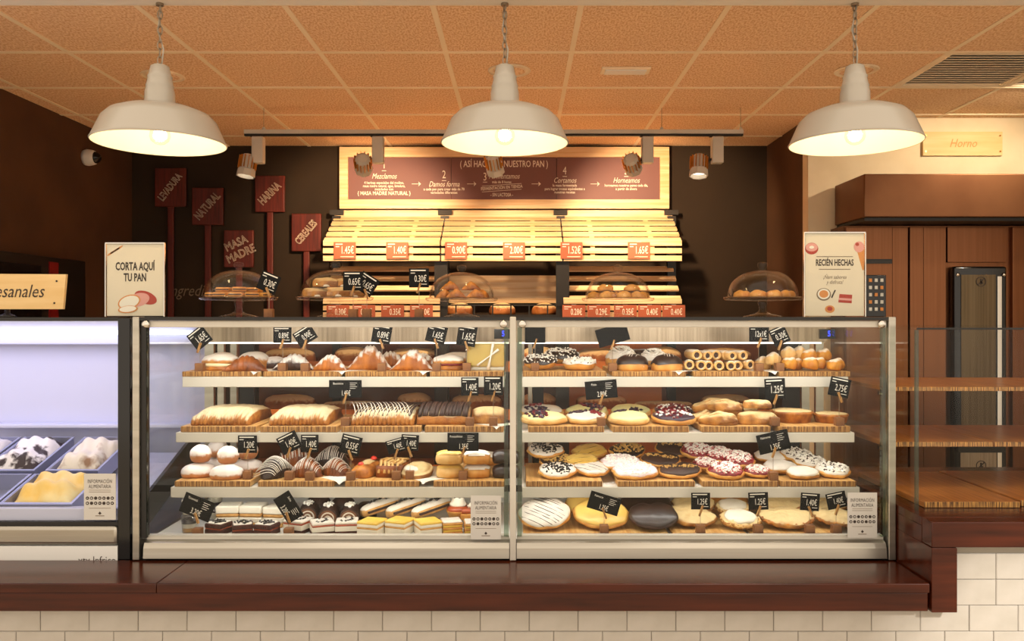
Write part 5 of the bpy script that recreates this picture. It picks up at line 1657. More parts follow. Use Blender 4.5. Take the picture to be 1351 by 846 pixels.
t, w, h = sign_stand('bread_cutting_sign', 'cream table sign about cutting bread above the left case', 140, 321, 217, 2.72)
lettering('CORTA AQUÍ', MATS['print_dark'], t, (0, -0.0016, h * 0.68), h * 0.150, 0.58, bold=0.0012)
lettering('TU PAN', MATS['print_dark'], t, (0, -0.0016, h * 0.53), h * 0.150, 0.58, bold=0.0012)
pdisc(t, w * 0.18, h * 0.26, w * 0.20, h * 0.085, 'red_print', y=-0.0014, rot=-0.35)
pdisc(t, w * 0.06, h * 0.23, w * 0.19, h * 0.09, 'pink_print', y=-0.0018, rot=0.25)
pdisc(t, -w * 0.10, h * 0.20, w * 0.20, h * 0.095, 'orange_print', y=-0.0022, rot=0.3)
pdisc(t, -w * 0.10, h * 0.20, w * 0.175, h * 0.08, 'paper_white', y=-0.0026, rot=0.3)
pdisc(t, -w * 0.12, h * 0.10, w * 0.17, h * 0.05, 'orange_print', y=-0.0030, rot=0.1)
pdisc(t, -w * 0.12, h * 0.105, w * 0.145, h * 0.04, 'paper_white', y=-0.0034, rot=0.1)
for k in range(4):
    pdisc(t, w * (-0.42 + 0.05 * k), h * (0.86 + 0.025 * k), w * 0.07, h * 0.012, 'orange_print', rot=0.6)
t, w, h = sign_stand('fresh_pastry_sign', 'cream table sign with doughnut and ice cream drawings at the right', 1061, 307, 1141, 2.72)
lettering('RECIÉN HECHAS', MATS['print_dark'], t, (0, -0.0016, h * 0.64), h * 0.105, 0.58, bold=0.0008)
lettering('¡Ñam saborea', MATS['print_brown'], t, (0, -0.0016, h * 0.47), h * 0.065, 0.75, 0.3)
lettering('y disfruta!', MATS['print_brown'], t, (0, -0.0016, h * 0.41), h * 0.065, 0.75, 0.3)
for z, q in ((0.71, 0.30), (0.56, 0.26)):
    MB().box(-w * q, w * q, -0.0016, -0.0012, h * z, h * (z + 0.008)).build('print_line', 'print_brown', t)
pdisc(t, -w * 0.38, h * 0.81, w * 0.11, h * 0.07, 'red_print', y=-0.0014)
pdisc(t, -w * 0.38, h * 0.825, w * 0.10, h * 0.05, 'pink_print', y=-0.0018)
pdisc(t, -w * 0.38, h * 0.825, w * 0.04, h * 0.018, 'paper_white', y=-0.0022)
MB().prism([(w * 0.37, h * 0.78), (w * 0.46, h * 0.55), (w * 0.485, h * 0.56), (w * 0.485, h * 0.80)], -0.0016, -0.0012).build('cone_print', 'orange_print', t)
pdisc(t, w * 0.40, h * 0.83, w * 0.085, h * 0.065, 'pink_print', y=-0.0020)
pdisc(t, w * 0.37, h * 0.86, w * 0.03, h * 0.02, 'red_print', y=-0.0024)
pdisc(t, -w * 0.18, h * 0.265, w * 0.12, h * 0.075, 'print_brown', y=-0.0014)
pdisc(t, -w * 0.18, h * 0.27, w * 0.10, h * 0.062, 'paper_white', y=-0.0018)
pdisc(t, -w * 0.18, h * 0.27, w * 0.075, h * 0.045, 'orange_print', y=-0.0022)
MB().prism([(-w * 0.06, h * 0.23), (w * 0.0, h * 0.32), (w * 0.02, h * 0.315), (-w * 0.04, h * 0.22)], -0.0016, -0.0012).build('spoon_print', 'print_dark', t)
MB().prism([(w * 0.06, h * 0.17), (w * 0.28, h * 0.16), (w * 0.29, h * 0.26), (w * 0.08, h * 0.27)], -0.0016, -0.0012).build('cake_print', 'red_print', t)
MB().prism([(w * 0.06, h * 0.20), (w * 0.28, h * 0.19), (w * 0.285, h * 0.215), (w * 0.07, h * 0.225)], -0.0020, -0.0016).build('cream_print', 'pink_print', t)
pdisc(t, -w * 0.08, h * 0.09, w * 0.08, h * 0.045, 'orange_print', y=-0.0016)
pdisc(t, -w * 0.08, h * 0.095, w * 0.045, h * 0.025, 'red_print', y=-0.0020)

# ------------------------------------------------------------------ domed cake stands
def cake_stand(x, label, Y, sc=1.0, fill=(), dl=''):
    bx, s = pX(x, Y), sc
    t = thing('cake_stand', label, 'cake stand', (bx, Y, zr(-0.003)), group='glass cake stands')
    st = [(0.070, 0), (0.066, 0.005), (0.030, 0.014), (0.014, 0.022), (0.012, 0.040), (0.018, 0.052), (0.016, 0.058)]
    MB().lathe([(r * s, z * s) for r, z in st], 28).build('foot', 'dome_glass', t, smooth=True)
    MB().lathe([(0.020 * s, 0.058 * s), (0.130 * s, 0.062 * s), (0.136 * s, 0.068 * s), (0.136 * s, 0.074 * s), (0.130 * s, 0.072 * s), (0.02 * s, 0.067 * s)], 40).build('plate', 'dome_glass', t, smooth=True)
    prof = []
    for k in range(13):
        a = PI / 2 * k / 12
        prof.append((max(0.010, 0.122 * math.cos(a) ** 0.85) * s, (0.0745 + 0.096 * math.sin(a) ** 0.95) * s))
    inner = [(max(0.006, r - 0.003 * s), max(z - 0.003 * s, 0.0745 * s)) for r, z in reversed(prof)]
    d = thing('glass_dome', dl, 'glass dome', (bx, Y, zr(-0.003)), group='glass domes on the cake stands')
    MB().lathe(prof + inner, 40, closed=True).build('shell', 'dome_glass', d, smooth=True)
    k = [(0.012, 0.168), (0.010, 0.174), (0.016, 0.180), (0.019, 0.188), (0.016, 0.196), (0.004, 0.199)]
    MB().lathe([(r * s, z * s) for r, z in k], 20).build('knob', 'dome_glass', d, smooth=True)
    for (key, nm, cat, pos) in fill:
        for i, (dx, dy, dz, rz) in enumerate(pos):
            place(key, nm, '%s %s under the glass dome %s' % (nm.replace('_', ' '), 'number', ''), cat, (bx + dx * s, Y + dy * s, zr(-0.003 + (0.0715 + dz) * s)), R(rz), sc=s)
    return t


def dome_items(x, Y, s, key, nm, cat, pos, where, msc=1.0):
    bx = pX(x, Y)
    for i, (dx, dy, dz, rz) in enumerate(pos):
        lay = 'lower layer' if dz < 0.005 else 'upper layer'
        same = [q for q in pos if (q[2] < 0.005) == (dz < 0.005)]
        r = sorted(same, key=lambda q: q[0]).index((dx, dy, dz, rz))
        place(key, nm, '%s under %s, %s from left in its %s' % (nm.replace('_', ' '), where, ORD[r], lay), cat,
              (bx + dx * s, Y + dy * s, zr(-0.003 + 0.0730 * s + dz * s)), R(rz), sc=msc, group='small pastries under the glass domes')


YS = 2.86
ST = [(315, 0.98), (442, 0.98), (609, 0.93), (815, 0.93), (1006, 0.98)]
SL = ['leftmost glass cake stand holding chocolate-filled squares', 'glass cake stand holding pale cream puffs behind the two 0.65 cards', 'glass cake stand holding mini croissants left of centre',
      'glass cake stand holding round biscuits right of centre', 'rightmost glass cake stand holding chocolate-topped biscuits']
DL = ['leftmost glass dome over chocolate-filled squares', 'glass dome over pale cream puffs', 'glass dome over mini croissants left of centre', 'glass dome over small pastries right of centre', 'rightmost glass dome over chocolate-topped biscuits']
for (x, s), l1, l2 in zip(ST, SL, DL):
    cake_stand(x, l1, YS, s, dl=l2)
lo = [(-0.085, -0.02, 0, 10), (-0.042, -0.055, 0, -8), (0.012, -0.06, 0, 5), (0.062, -0.045, 0, 20), (0.092, -0.005, 0, 60), (-0.03, 0.02, 0, 0), (0.035, 0.02, 0, 12)]
up = [(-0.045, -0.02, 0.018, 0), (0.012, -0.03, 0.019, 20), (0.06, -0.01, 0.018, -10)]
dome_items(315, YS, 0.98, 'mini_square', 'nut_square', 'pastry', lo + up, 'the leftmost dome')
dome_items(442, YS, 0.98, 'mini_puff', 'cream_puff', 'pastry', [(-0.065, -0.02, 0, 20), (0.03, -0.05, 0, -5), (0.05, 0.042, 0, 30), (-0.045, 0.058, 0, 0), (-0.03, -0.01, 0.036, 10), (0.045, 0.0, 0.036, -20)], 'the second dome', 0.95)
dome_items(609, YS, 0.93, 'mini_croissant', 'mini_croissant', 'croissant', [(-0.062, -0.03, 0, 20), (-0.015, -0.065, 0, -5), (0.055, -0.045, 0, 15), (0.075, 0.03, 0, 70), (-0.02, 0.02, 0, 10), (-0.04, -0.02, 0.030, -10), (0.035, -0.01, 0.030, 12)], 'the dome left of centre', 0.95)
dome_items(815, YS, 0.93, 'mini_biscuit', 'small_biscuit', 'biscuit', [(-0.085, -0.01, 0, 0), (-0.045, -0.06, 0, 30), (0.015, -0.07, 0, 60), (0.07, -0.045, 0, 10), (0.09, 0.015, 0, 0), (-0.02, 0.0, 0, 0), (0.035, 0.0, 0, 0), (-0.05, -0.03, 0.026, 0), (0.05, -0.02, 0.026, 45)], 'the dome right of centre')
dome_items(1006, YS, 0.98, 'mini_biscuit', 'chocolate_biscuit', 'biscuit', [(-0.08, -0.02, 0, 0), (-0.035, -0.06, 0, 30), (0.022, -0.065, 0, 60), (0.075, -0.035, 0, 10), (-0.015, 0.0, 0, 0), (0.04, 0.01, 0, 20)], 'the rightmost dome')
for (x, y, ang, tx, lb) in [(355, 373, -22, '0.30€', 'tilted black 0.30 price card beside the leftmost cake stand'), (466, 371, 0, '0.65€', 'upright black 0.65 price card before the cream puff dome'),
                            (484, 375, -33, '0.65€', 'tilted black 0.65 price card behind the upright one'), (553, 367, 0, '0.30€', 'black 0.30 price card left of the mini croissant dome')]:
    price_tag(x, y, 26, 25, ang, tx, None, 0, yabs=2.70 if x != 484 else 2.72, zbase=-0.003, label=lb)

# ------------------------------------------------------------------ pendant lamps
def pendant(x, label, Y=2.60):
    X = pX(x, Y)
    t = thing('pendant_lamp', label, 'pendant lamp', (X, Y, zr(0.555)), group='white enamel pendant lamps')
    outer = [(0.201, -0.004), (0.204, 0.0), (0.201, 0.004), (0.172, 0.070), (0.150, 0.092), (0.110, 0.108), (0.058, 0.115), (0.050, 0.120), (0.046, 0.128), (0.045, 0.160), (0.041, 0.176), (0.043, 0.180), (0.040, 0.186), (0.036, 0.205), (0.038, 0.210), (0.034, 0.216), (0.028, 0.243), (0.020, 0.248), (0.004, 0.250)]
    MB().lathe(outer, 48, closed=True).build('shade', 'white_enamel', t, smooth=True)
    inner = [(0.200, -0.003), (0.168, 0.066), (0.147, 0.088), (0.108, 0.103), (0.052, 0.109), (0.02, 0.109)]
    MB().lathe(inner, 48, closed=True).build('shade_lining', 'shade_inside', t, smooth=True)
    MB().lathe([(0.022, 0.108), (0.022, 0.070), (0.016, 0.064)], 16).build('socket', 'brass_dark', t, smooth=True)
    bulb = [(0.014, 0.066), (0.020, 0.052), (0.030, 0.034), (0.032, 0.020), (0.027, 0.006), (0.014, -0.004), (0.002, -0.007)]
    MB().lathe(bulb, 20).build('bulb_glass', 'cup_glass', t, smooth=True)
    fl = MB()
    for k in range(6):
        a = 2 * PI * k / 6
        fl.tube([(0.012 * math.cos(a), 0.012 * math.sin(a), 0.012), (0.007 * math.cos(a + 0.4), 0.007 * math.sin(a + 0.4), 0.05)], 0.0022, 6)
    fl.build('filament', 'bulb_glow', t)
    n = 8
    for k in range(n):
        z = 0.250 + (1.0 - 0.555 - 0.250) * (k + 0.5) / n
        hl = (1.0 - 0.555 - 0.250) / n * 0.62
        pts = [(0.007 * math.cos(a), 0, hl * math.sin(a)) for a in [2 * PI * j / 12 for j in range(13)]]
        MB().tube(pts, 0.0021, 5, cap=False).build('chain_link', 'chain_metal', t, (0, 0, z), (0, 0, PI / 2 * (k % 2) + 0.5), smooth=True)
    MB().tube([(0.006, 0, 0.25), (0.010, 0.004, 0.30), (-0.008, 0.004, 0.36), (0.004, 0, 0.443)], 0.0025, 6).build('cable', 'white_enamel', t, smooth=True)
    MB().lathe([(0.012, 0.437), (0.012, 0.4449)], 12).build('ceiling_hook', 'chain_metal', t)
    lamp('pendant_bulb', 'POINT', (X, Y, zr(0.555 + 0.024)), PEND, (1.0, 0.72, 0.40), shadow_soft_size=0.03)


PEND = 3.6
pendant(211, 'white enamel pendant lamp on a chain, leftmost of three')
pendant(666, 'white enamel pendant lamp on a chain in the middle')
pendant(1128, 'white enamel pendant lamp on a chain, rightmost of three')

# ------------------------------------------------------------------ track with spotlights
YT = 4.90
zt_tr = (VY - 177) * YT / F
tr = thing('light_track', 'long pale ceiling track carrying the spotlights', 'light track', (0, YT, zr(zt_tr)))
xa, xb_ = pX(323, YT), pX(980, YT)
MB().box(xa, xb_, -0.018, 0.018, 0.0, 0.024).build('rail', 'white_metal', tr)
MB().box(xa, xb_, -0.012, 0.012, -0.012, 0.0).build('groove', 'black_metal', tr)
for x in (pX(348, YT), pX(873, YT), pX(977, YT)):
    MB().tube([(x, 0, 0.024), (x, 0, HC - zt_tr - 0.004)], 0.0015, 5).build('hanging_wire', 'chain_metal', tr)
    MB().lathe([(0.012, 0.024), (0.010, 0.036), (0.003, 0.044)], 10).build('wire_clip', 'white_metal', tr, (x, 0, 0), smooth=True)
SPOTE = 105
SPOTS = [(341, 326, (-1.9, 4.6, -1.40), 3.1, 'spotlight at the left end of the track'), (499, 479, (-1.08, 5.9, 0.58), 1.0, 'spotlight in front of the left end of the bread sign'),
         (655, 652, (0.0, 5.7, 0.15), 1.0, 'spotlight below the middle pendant lamp'), (854, 834, (0.98, 5.9, 0.58), 1.0, 'spotlight in front of the right end of the bread sign'),
         (946, 922, (0.9, 4.4, -1.40), 3.1, 'spotlight at the right end of the track')]
for n, (x, xh, tgt, e, lb) in enumerate(SPOTS):
    X = pX(x, YT)
    t = thing('track_spotlight', lb, 'spotlight', (X, YT, zr(zt_tr - 0.012)), group='track spotlights')
    MB().box(-0.045, 0.012, -0.012, 0.012, -0.006, 0.0).build('adapter', 'black_metal', t)
    MB().box(-0.034, 0.034, -0.03, 0.03, -0.165, -0.006).build('driver_box', 'white_metal', t, bevel=0.006)
    hx = pX(xh, YT) - X
    hc = Vector((hx, 0.0, -0.17 if n in (1, 2, 3) else -0.185))
    d = (Vector((tgt[0], tgt[1], zr(tgt[2]))) - (t.location + hc)).normalized()
    q = d.to_track_quat('Z', 'Y').to_matrix()
    eu = q.to_euler()
    MB().tube([(hx * 0.25, 0, -0.135), tuple(hc)], 0.008, 8).build('arm', 'black_metal', t)
    body = MB().lathe([(0.002, -0.075), (0.030, -0.075), (0.046, -0.06), (0.046, 0.015), (0.054, 0.02), (0.056, 0.060), (0.050, 0.060), (0.045, 0.025)], 8, closed=True).build('head', 'white_metal', t, tuple(hc), eu)
    fn = MB()
    for k in range(14):
        a = 2 * PI * k / 14
        fn.cbox((0.049 * math.cos(a), 0.049 * math.sin(a), -0.025), (0.012, 0.004, 0.075), Matrix.Rotation(a, 3, 'Z'))
    fn.build('heat_sink', 'brass_dark', t, tuple(hc), eu)
    MB().lathe([(0.044, 0.030), (0.044, 0.034)], 16).build('lens', 'led_warm', t, tuple(hc), eu)
    lp = t.location + hc + d * 0.07
    lamp('spot_beam', 'SPOT', lp, SPOTE * e, (1.0, 0.66, 0.37), d.to_track_quat('-Z', 'Y').to_euler(), spot_size=R(92 if e == 1 else 70), spot_blend=0.6, shadow_soft_size=0.04)

# ------------------------------------------------------------------ bread rack with its sign
YQ = 5.96
def q(x, y, Y=YQ):
    return (x - VX) * Y / F, (VY - y) * Y / F


bs = thing('bread_sign', 'framed plum sign explaining the five steps of bread making', 'sign', (0, YQ, zr(0)))
x0, z1 = q(449, 195)
x1, z0 = q(882, 276)
px0, pz1 = q(460, 208)
px1, pz0 = q(870, 264)
MB().box(x0, x1, -0.03, 0.03, pz1, z1).build('frame_top', 'rack_wood', bs)
MB().box(x0, x1, -0.03, 0.03, z0, pz0).build('frame_bottom', 'rack_wood', bs)
MB().box(x0, px0, -0.03, 0.03, pz0, pz1).build('frame_side', 'rack_wood', bs)
MB().box(px1, x1, -0.03, 0.03, pz0, pz1).build('frame_side', 'rack_wood', bs)
for a, b in ((px0, q(595, 0)[0]), (q(595.6, 0)[0], q(734, 0)[0]), (q(734.6, 0)[0], px1)):
    MB().box(a, b, -0.008, 0.02, pz0, pz1).build('panel', 'sign_plum', bs)
cw = MATS['chalk_white']


def sg(s, x, y, hpx, xs=0.6, shear=0.0, rotz=0.0, bold=0.0, **kw):
    X, Z = q(x, y)
    lettering(s, cw, bs, (X, -0.0095, Z), hpx * YQ / F * 1.35, xs, shear, rotz, bold=bold, **kw)


sg('( ASÍ HACEMOS NUESTRO PAN )', 665, 217, 9.0, 0.66, bold=0.0006)
sg('1', 507, 218, 11, 0.7)
sg('2', 586, 231, 11, 0.7)
sg('3', 640, 234, 11, 0.7)
sg('4', 745, 226, 11, 0.7)
sg('5', 826, 226, 11, 0.7)
for x, y in ((507, 225.5), (586, 238.5), (640, 240.5), (745, 233), (826, 233)):
    X, Z = q(x, y)
    MB().box(X - 0.016, X + 0.016, -0.0095, -0.009, Z - 0.003, Z + 0.001).build('print_line', 'chalk_white', bs)
sg('Mezclamos', 507, 233, 7.5, 0.72, 0.35)
sg('Damos forma', 586, 243.5, 7.5, 0.72, 0.35)
sg('Fermentamos', 665, 233, 7.5, 0.72, 0.35)
sg('Cortamos', 745, 238.5, 7.5, 0.72, 0.35)
sg('Horneamos', 826, 238.5, 7.5, 0.72, 0.35)
sg('4 harinas especiales del molino,', 507, 241.5, 3.6, 0.85, bold=0.0004)
sg('masa madre natural, agua, levadura,', 507, 245.8, 3.6, 0.80, bold=0.0004)
sg('mezclados con', 507, 250, 3.6, 0.85, bold=0.0004)
sg('{ MASA MADRE NATURAL }', 507, 255.5, 5.0, 0.85, bold=0.0008)
sg('a cada pan para crear más de 70', 586, 250, 3.6, 0.85, bold=0.0004)
sg('variedades diferentes', 586, 254.5, 3.6, 0.85, bold=0.0004)
sg('más de 8 horas', 662, 240.6, 3.6, 0.85, bold=0.0004)
sg('FERMENTACIÓN EN TIENDA', 662, 248, 4.4, 0.72, 0, R(-4), bold=0.0004)
for dy_ in (-3.8, 3.8):
    X, Z = q(662, 248 + dy_)
    o = MB().box(-0.145, 0.145, 0, 0.0005, -0.0015, 0.0015).build('print_line', 'chalk_white', bs, (X, -0.0095, Z), (0, R(-4), 0))
sg('- SIN LACTOSA -', 662, 257.5, 4.8, 0.62, bold=0.0004)
sg('la masa fermentada', 745, 245, 3.6, 0.85, bold=0.0004)
sg('para lograr trozos equivalentes a', 745, 249.6, 3.6, 0.82, bold=0.0004)
sg('nuestras recetas', 745, 254, 3.6, 0.85, bold=0.0004)
sg('horneamos nuestros panes cada día,', 826, 245, 3.6, 0.80, bold=0.0004)
sg('a partir de ahora', 826, 249.6, 3.6, 0.85, bold=0.0004)
for x in (549.5, 622.5, 707.5, 785):
    X, Z = q(x, 243)
    MB().box(X - 0.034, X + 0.028, -0.0095, -0.009, Z - 0.0018, Z + 0.0018).add([(X + 0.014, -0.0095, Z + 0.018), (X + 0.034, -0.0095, Z), (X + 0.014, -0.0095, Z - 0.018), (X + 0.020, -0.0095, Z)], [(0, 1, 3), (1, 2, 3)]).build('arrow', 'chalk_white', bs)

rk = thing('bread_rack', 'slatted pale wood bread rack with black posts below the sign', 'rack', (0, 0, zr(0)))
MODS = [(-1.345, -0.545), (-0.535, 0.295), (0.305, 1.115)]
for (a, b) in MODS:
    for k in range(5):                             # inclined upper shelf slats
        u = k / 4
        Y = 5.92 - 0.30 * u
        z = 0.715 - 0.185 * u
        e = 0.02 * u
        MB().cbox(((a + b) / 2, Y, z), (b - a, 0.052, 0.012), Matrix.Rotation(R(31), 3, 'X')).build('slat', 'rack_wood', rk)
    for k in range(3):                             # upright front fence
        z = 0.505 - 0.052 * k
        MB().box(a - 0.0, b + 0.0, 5.585, 5.60, z - 0.018, z + 0.018).build('fence_slat', 'rack_wood', rk)
    for x in (a + 0.20, b - 0.20):
        MB().box(x - 0.015, x + 0.015, 5.601, 5.61, 0.385, 0.525).build('fence_batten', 'rack_wood', rk)
        MB().cbox((x, 5.765, 0.608), (0.03, 0.36, 0.012), Matrix.Rotation(R(31), 3, 'X')).build('shelf_batten', 'rack_wood', rk)
MB().box(-1.345, 1.115, 5.93, 5.945, 0.725, 0.775).build('back_rail', 'rack_wood', rk)
for x in (-1.33, -0.545, 0.295, 1.10):
    MB().box(x - 0.025, x + 0.035, 5.90, 5.95, -1.42, 0.73).build('post', 'black_metal', rk)
    MB().box(x - 0.045, x + 0.055, 5.91, 5.929, 0.74, 0.775).build('bracket', 'dark_panel', rk)
for x in (-0.53, 0.31):
    MB().box(x - 0.055, x + 0.035, 5.62, 5.66, -1.42, 0.42).build('front_post', 'black_metal', rk)
# lower tiers
for m in (0, 2):
    a, b = MODS[m]
    for k in range(4):
        u = k / 3
        Y = 5.90 - 0.28 * u
        z = 0.345 - 0.22 * u
        MB().cbox(((a + b) / 2, Y, z), (b - a, 0.055, 0.012), Matrix.Rotation(R(36), 3, 'X')).build('slat', 'rack_wood', rk)
    for k in range(4):
        z = 0.105 - 0.045 * k
        MB().box(a, b, 5.585, 5.60, z - 0.016, z + 0.016).build('fence_slat', 'rack_wood', rk)
a, b = MODS[1]
MB().box(a, b, 5.60, 5.95, 0.0, 0.014).build('basket_floor', 'black_metal', rk)
MB().box(a, b, 5.60, 5.61, 0.075, 0.085).build('basket_rail', 'black_metal', rk)
for k in range(6):
    x = a + 0.1 + (b - a - 0.2) * k / 5
    MB().box(x - 0.005, x + 0.005, 5.60, 5.61, 0.014, 0.075).build('basket_bar', 'black_metal', rk)
MB().box(a, b, 5.93, 5.945, 0.10, 0.30).build('back_board', 'rack_wood', rk)
for z in (-0.35, -0.675, -1.05):
    MB().box(-1.9, 1.75, 5.50, 5.93, z, z + 0.02).build('tier', 'panel_orange', rk)
    MB().box(-1.9, 1.75, 5.48, 5.50, z - 0.02, z + 0.05).build('tier_lip', 'panel_orange', rk)
MB().box(-1.9, 1.75, 5.951, 5.97, -1.42, -0.05).build('back_panel', 'panel_brown', rk)
MB().box(0.34, 1.04, 5.944, 5.950, -1.40, -0.12).build('orange_panel', 'panel_orange', rk)
# loaves
LB = ['loaf', 'round_loaf', 'loaf', 'baguette', 'round_loaf', 'loaf', 'round_loaf', 'loaf', 'baguette']
for r, (z, ys_, off, nm) in enumerate([(-0.33, 5.765, 0, 'upper'), (-0.655, 5.765, 2, 'middle')]):
    for k in range(8):
        kd = LB[(k + off) % len(LB)]
        X = -1.62 + 0.44 * k
        place(kd, 'bread_loaf', 'crusty bread loaf behind the case glass, %s from left on the %s tier' % (ORD[k], nm), 'bread', (X, ys_, zr(z + 0.001)), R(rnd.uniform(-5, 5)), sc=0.82 if kd == 'baguette' else 1.05, group='loaves on the lower tiers')
for k, X in enumerate((-0.42, -0.12, 0.18)):
    place('round_loaf', 'bread_loaf', 'dark loaf in the black wire basket, %s from left' % ORD[k], 'bread', (X, 5.76, zr(0.0145)), R(20 * k), sc=0.75, group='loaves in the wire basket')


def rack_tag(x, y, w, h, tx, Y, lb):
    s = F / Y
    W_, H_ = w / s, h / s
    t = thing('rack_price_tag', lb, 'price tag', (pX(x, Y), Y, zr((VY - y) / s - H_ / 2)), group='rust price tags on the bread rack')
    MB().box(-W_ / 2, W_ / 2, -0.002, 0.002, 0, H_).build('card', 'card_rust', t)
    lettering(tx, cw, t, (W_ * 0.12, -0.003, H_ * 0.50), H_ * 0.62, 0.55, bold=0.0006)
    MB().box(-W_ * 0.42, -W_ * 0.1, -0.003, -0.0025, H_ * 0.84, H_ * 0.90).build('print_line', 'chalk_white', t)
    MB().box(-W_ * 0.42, -W_ * 0.25, -0.003, -0.0025, H_ * 0.70, H_ * 0.75).build('print_line', 'chalk_white', t)
    MB().box(-W_ * 0.2, W_ * 0.4, -0.003, -0.0025, H_ * 0.10, H_ * 0.14).build('print_line', 'chalk_white', t)
    MB().box(-W_ * 0.1, W_ * 0.1, 0.0005, 0.008, H_ * 0.9, H_ * 1.02).build('hook', 'chrome', t, (0, 0.002, 0))


for k, (x, tx) in enumerate(((455, '1.45€'), (524, '1.40€'), (602, '0.90€'), (678, '2.00€'), (754, '1.52€'), (843, '1.65€'))):
    rack_tag(x, 330.5, 29, 22, tx, 5.574, 'rust price tag on the upper bread rack fence, %s from left' % ORD[k])
for k, (x, tx) in enumerate(((446, '0.30€'), (480, '0.36€'), (518, '0.35€'), (556, '0.30€'), (757, '0.28€'), (790, '0.29€'), (825, '0.35€'), (857, '0.40€'), (889, '0.40€'))):
    rack_tag(x, 412, 30, 19, tx, 5.574, 'rust price tag on the lower rack fence, %s from left' % ORD[k])

# ------------------------------------------------------------------ baker's peels on the back wall
for (bx0, by0, bx1, by1, hy, tx, ang, lb) in [
        (205, 222, 246, 273, 470, 'LEVADURA', -52, 'dark red wooden peel lettered LEVADURA on the back wall'), (254, 248, 295, 297, 470, 'NATURAL', -48, 'dark red wooden peel lettered NATURAL on the back wall'),
        (337, 232, 376, 280, 470, 'HARINA', -45, 'dark red wooden peel lettered HARINA on the back wall'), (385, 282, 424, 332, 470, 'CEREALES', -50, 'dark red wooden peel lettered CEREALES near the bread rack'),
        (296, 304, 335, 353, 470, 'MASA\nMADRE', -25, 'dark red wooden peel lettered MASA MADRE above the leftmost dome')]:
    Y = 5.985
    s = F / Y
    X, zc = pX((bx0 + bx1) / 2, Y), (VY - (by0 + by1) / 2) / s
    w, h = (bx1 - bx0) / s, (by1 - by0) / s
    t = thing('bread_peel', lb, 'peel', (X, Y, zr(zc)), group='lettered bread peels')
    MB().box(-w / 2, w / 2, -0.012, 0.012, -h / 2, h / 2).build('blade', 'peel_wood', t, bevel=0.006)
    MB().box(-0.022, 0.022, -0.010, 0.010, -(hy - (by0 + by1) / 2) / s, -h / 2).build('handle', 'peel_wood', t, bevel=0.005)
    lettering(tx, MATS['paper_cream'], t, (0, -0.014, 0), 0.075 if len(tx) > 7 and '\n' not in tx else 0.085, 0.62 if '\n' not in tx else 0.8, 0, R(ang), outline=0.0018)
t = tag(lettering('Ingredientes', MATS['print_brown'], None, (pX(262, 6.0), 6.01, zr((VY - 384) * 6.0 / F)), 0.12, 0.8, 0.35, name='wall_lettering'), 'faint script lettering on the dark back wall beside the leftmost dome', 'lettering')

# ------------------------------------------------------------------ oven wall
hs = thing('wooden_oven_sign', 'pale wooden sign lettered Horno on the cream wall', 'sign', (pX(1269, 5.15), 5.15, zr((VY - 190) * 5.15 / F)))
MB().box(-0.25, 0.25, -0.012, 0.010, -0.075, 0.075).build('board', 'sign_wood', hs)
lettering('Horno', MATS['orange_print'], hs, (0, -0.013, 0), 0.075, 0.85, 0.35)
for x, z in ((-0.235, 0.05), (-0.235, -0.05), (0.235, 0.05), (0.235, -0.05)):
    MB().lathe([(0.005, 0), (0.006, 0.003)], 8).build('screw', 'brass_dark', hs, (x, -0.012, z), (R(90), 0, 0))
hd = thing('oven_hood', 'brown steel extractor hood above the oven', 'hood', (0, 0, zr(0)))
MB().box(1.99, 3.6, 4.70, 5.14, 0.575, 0.825).build('casing', 'steel_hood', hd, bevel=0.006)
MB().box(2.0, 3.6, 4.72, 5.13, 0.555, 0.573).build('underside', 'black_metal', hd)
ov = thing('bakery_oven', 'tall copper-toned steel bakery oven at the right', 'oven', (0, 0, 0))
YO = 4.90
zb_ = zr(0.55)
xo = [pX(x, YO) for x in (1116, 1178, 1200, 1219, 1250, 1328, 1336, 1420)]
MB().box(xo[0], 3.6, YO + 0.03, 5.14, 0.08, zb_).build('body', 'steel_copper', ov)
for i, (a, b, d, m) in enumerate([(xo[0], xo[1], 0.0, 'steel_copper'), (xo[1], xo[2], 0.012, 'steel_copper'), (xo[2], xo[3], 0.0, 'steel_copper'), (xo[3], xo[4], 0.010, 'steel_copper'), (xo[6], xo[7], 0.004, 'steel_copper')]):
    MB().box(a + 0.003, b - 0.003, YO + d, YO + 0.03, 0.10, zb_ - 0.01).build('front_panel', m, ov, bevel=0.002)
MB().box(xo[4] + 0.002, xo[5] - 0.002, YO + 0.002, YO + 0.03, zr((VY - 346) * YO / F), zb_ - 0.01).build('front_panel', 'steel_copper', ov, bevel=0.002)
zd1 = zr((VY - 352) * YO / F)
dr = MB().box(xo[4] + 0.025, xo[5] - 0.015, YO - 0.03, YO + 0.028, 0.30, zd1).build('oven_door', 'black_gloss', ov, bevel=0.012)
MB().box(xo[4] + 0.065, xo[5] - 0.085, YO - 0.034, YO - 0.031, 0.32, zd1 - 0.05).build('window', 'door_metal', dr)
MB().box(xo[5] - 0.075, xo[5] - 0.05, YO - 0.036, YO - 0.031, 0.32, zd1 - 0.06).build('trim_strip', 'chrome', dr)
xs_ = pX(1290, YO)
MB().box(xo[4] + 0.060, xo[5] - 0.080, YO - 0.0345, YO - 0.0342, zr((VY - 631) * YO / F), zr((VY - 594) * YO / F)).build('lower_plate', 'steel_brushed', dr)
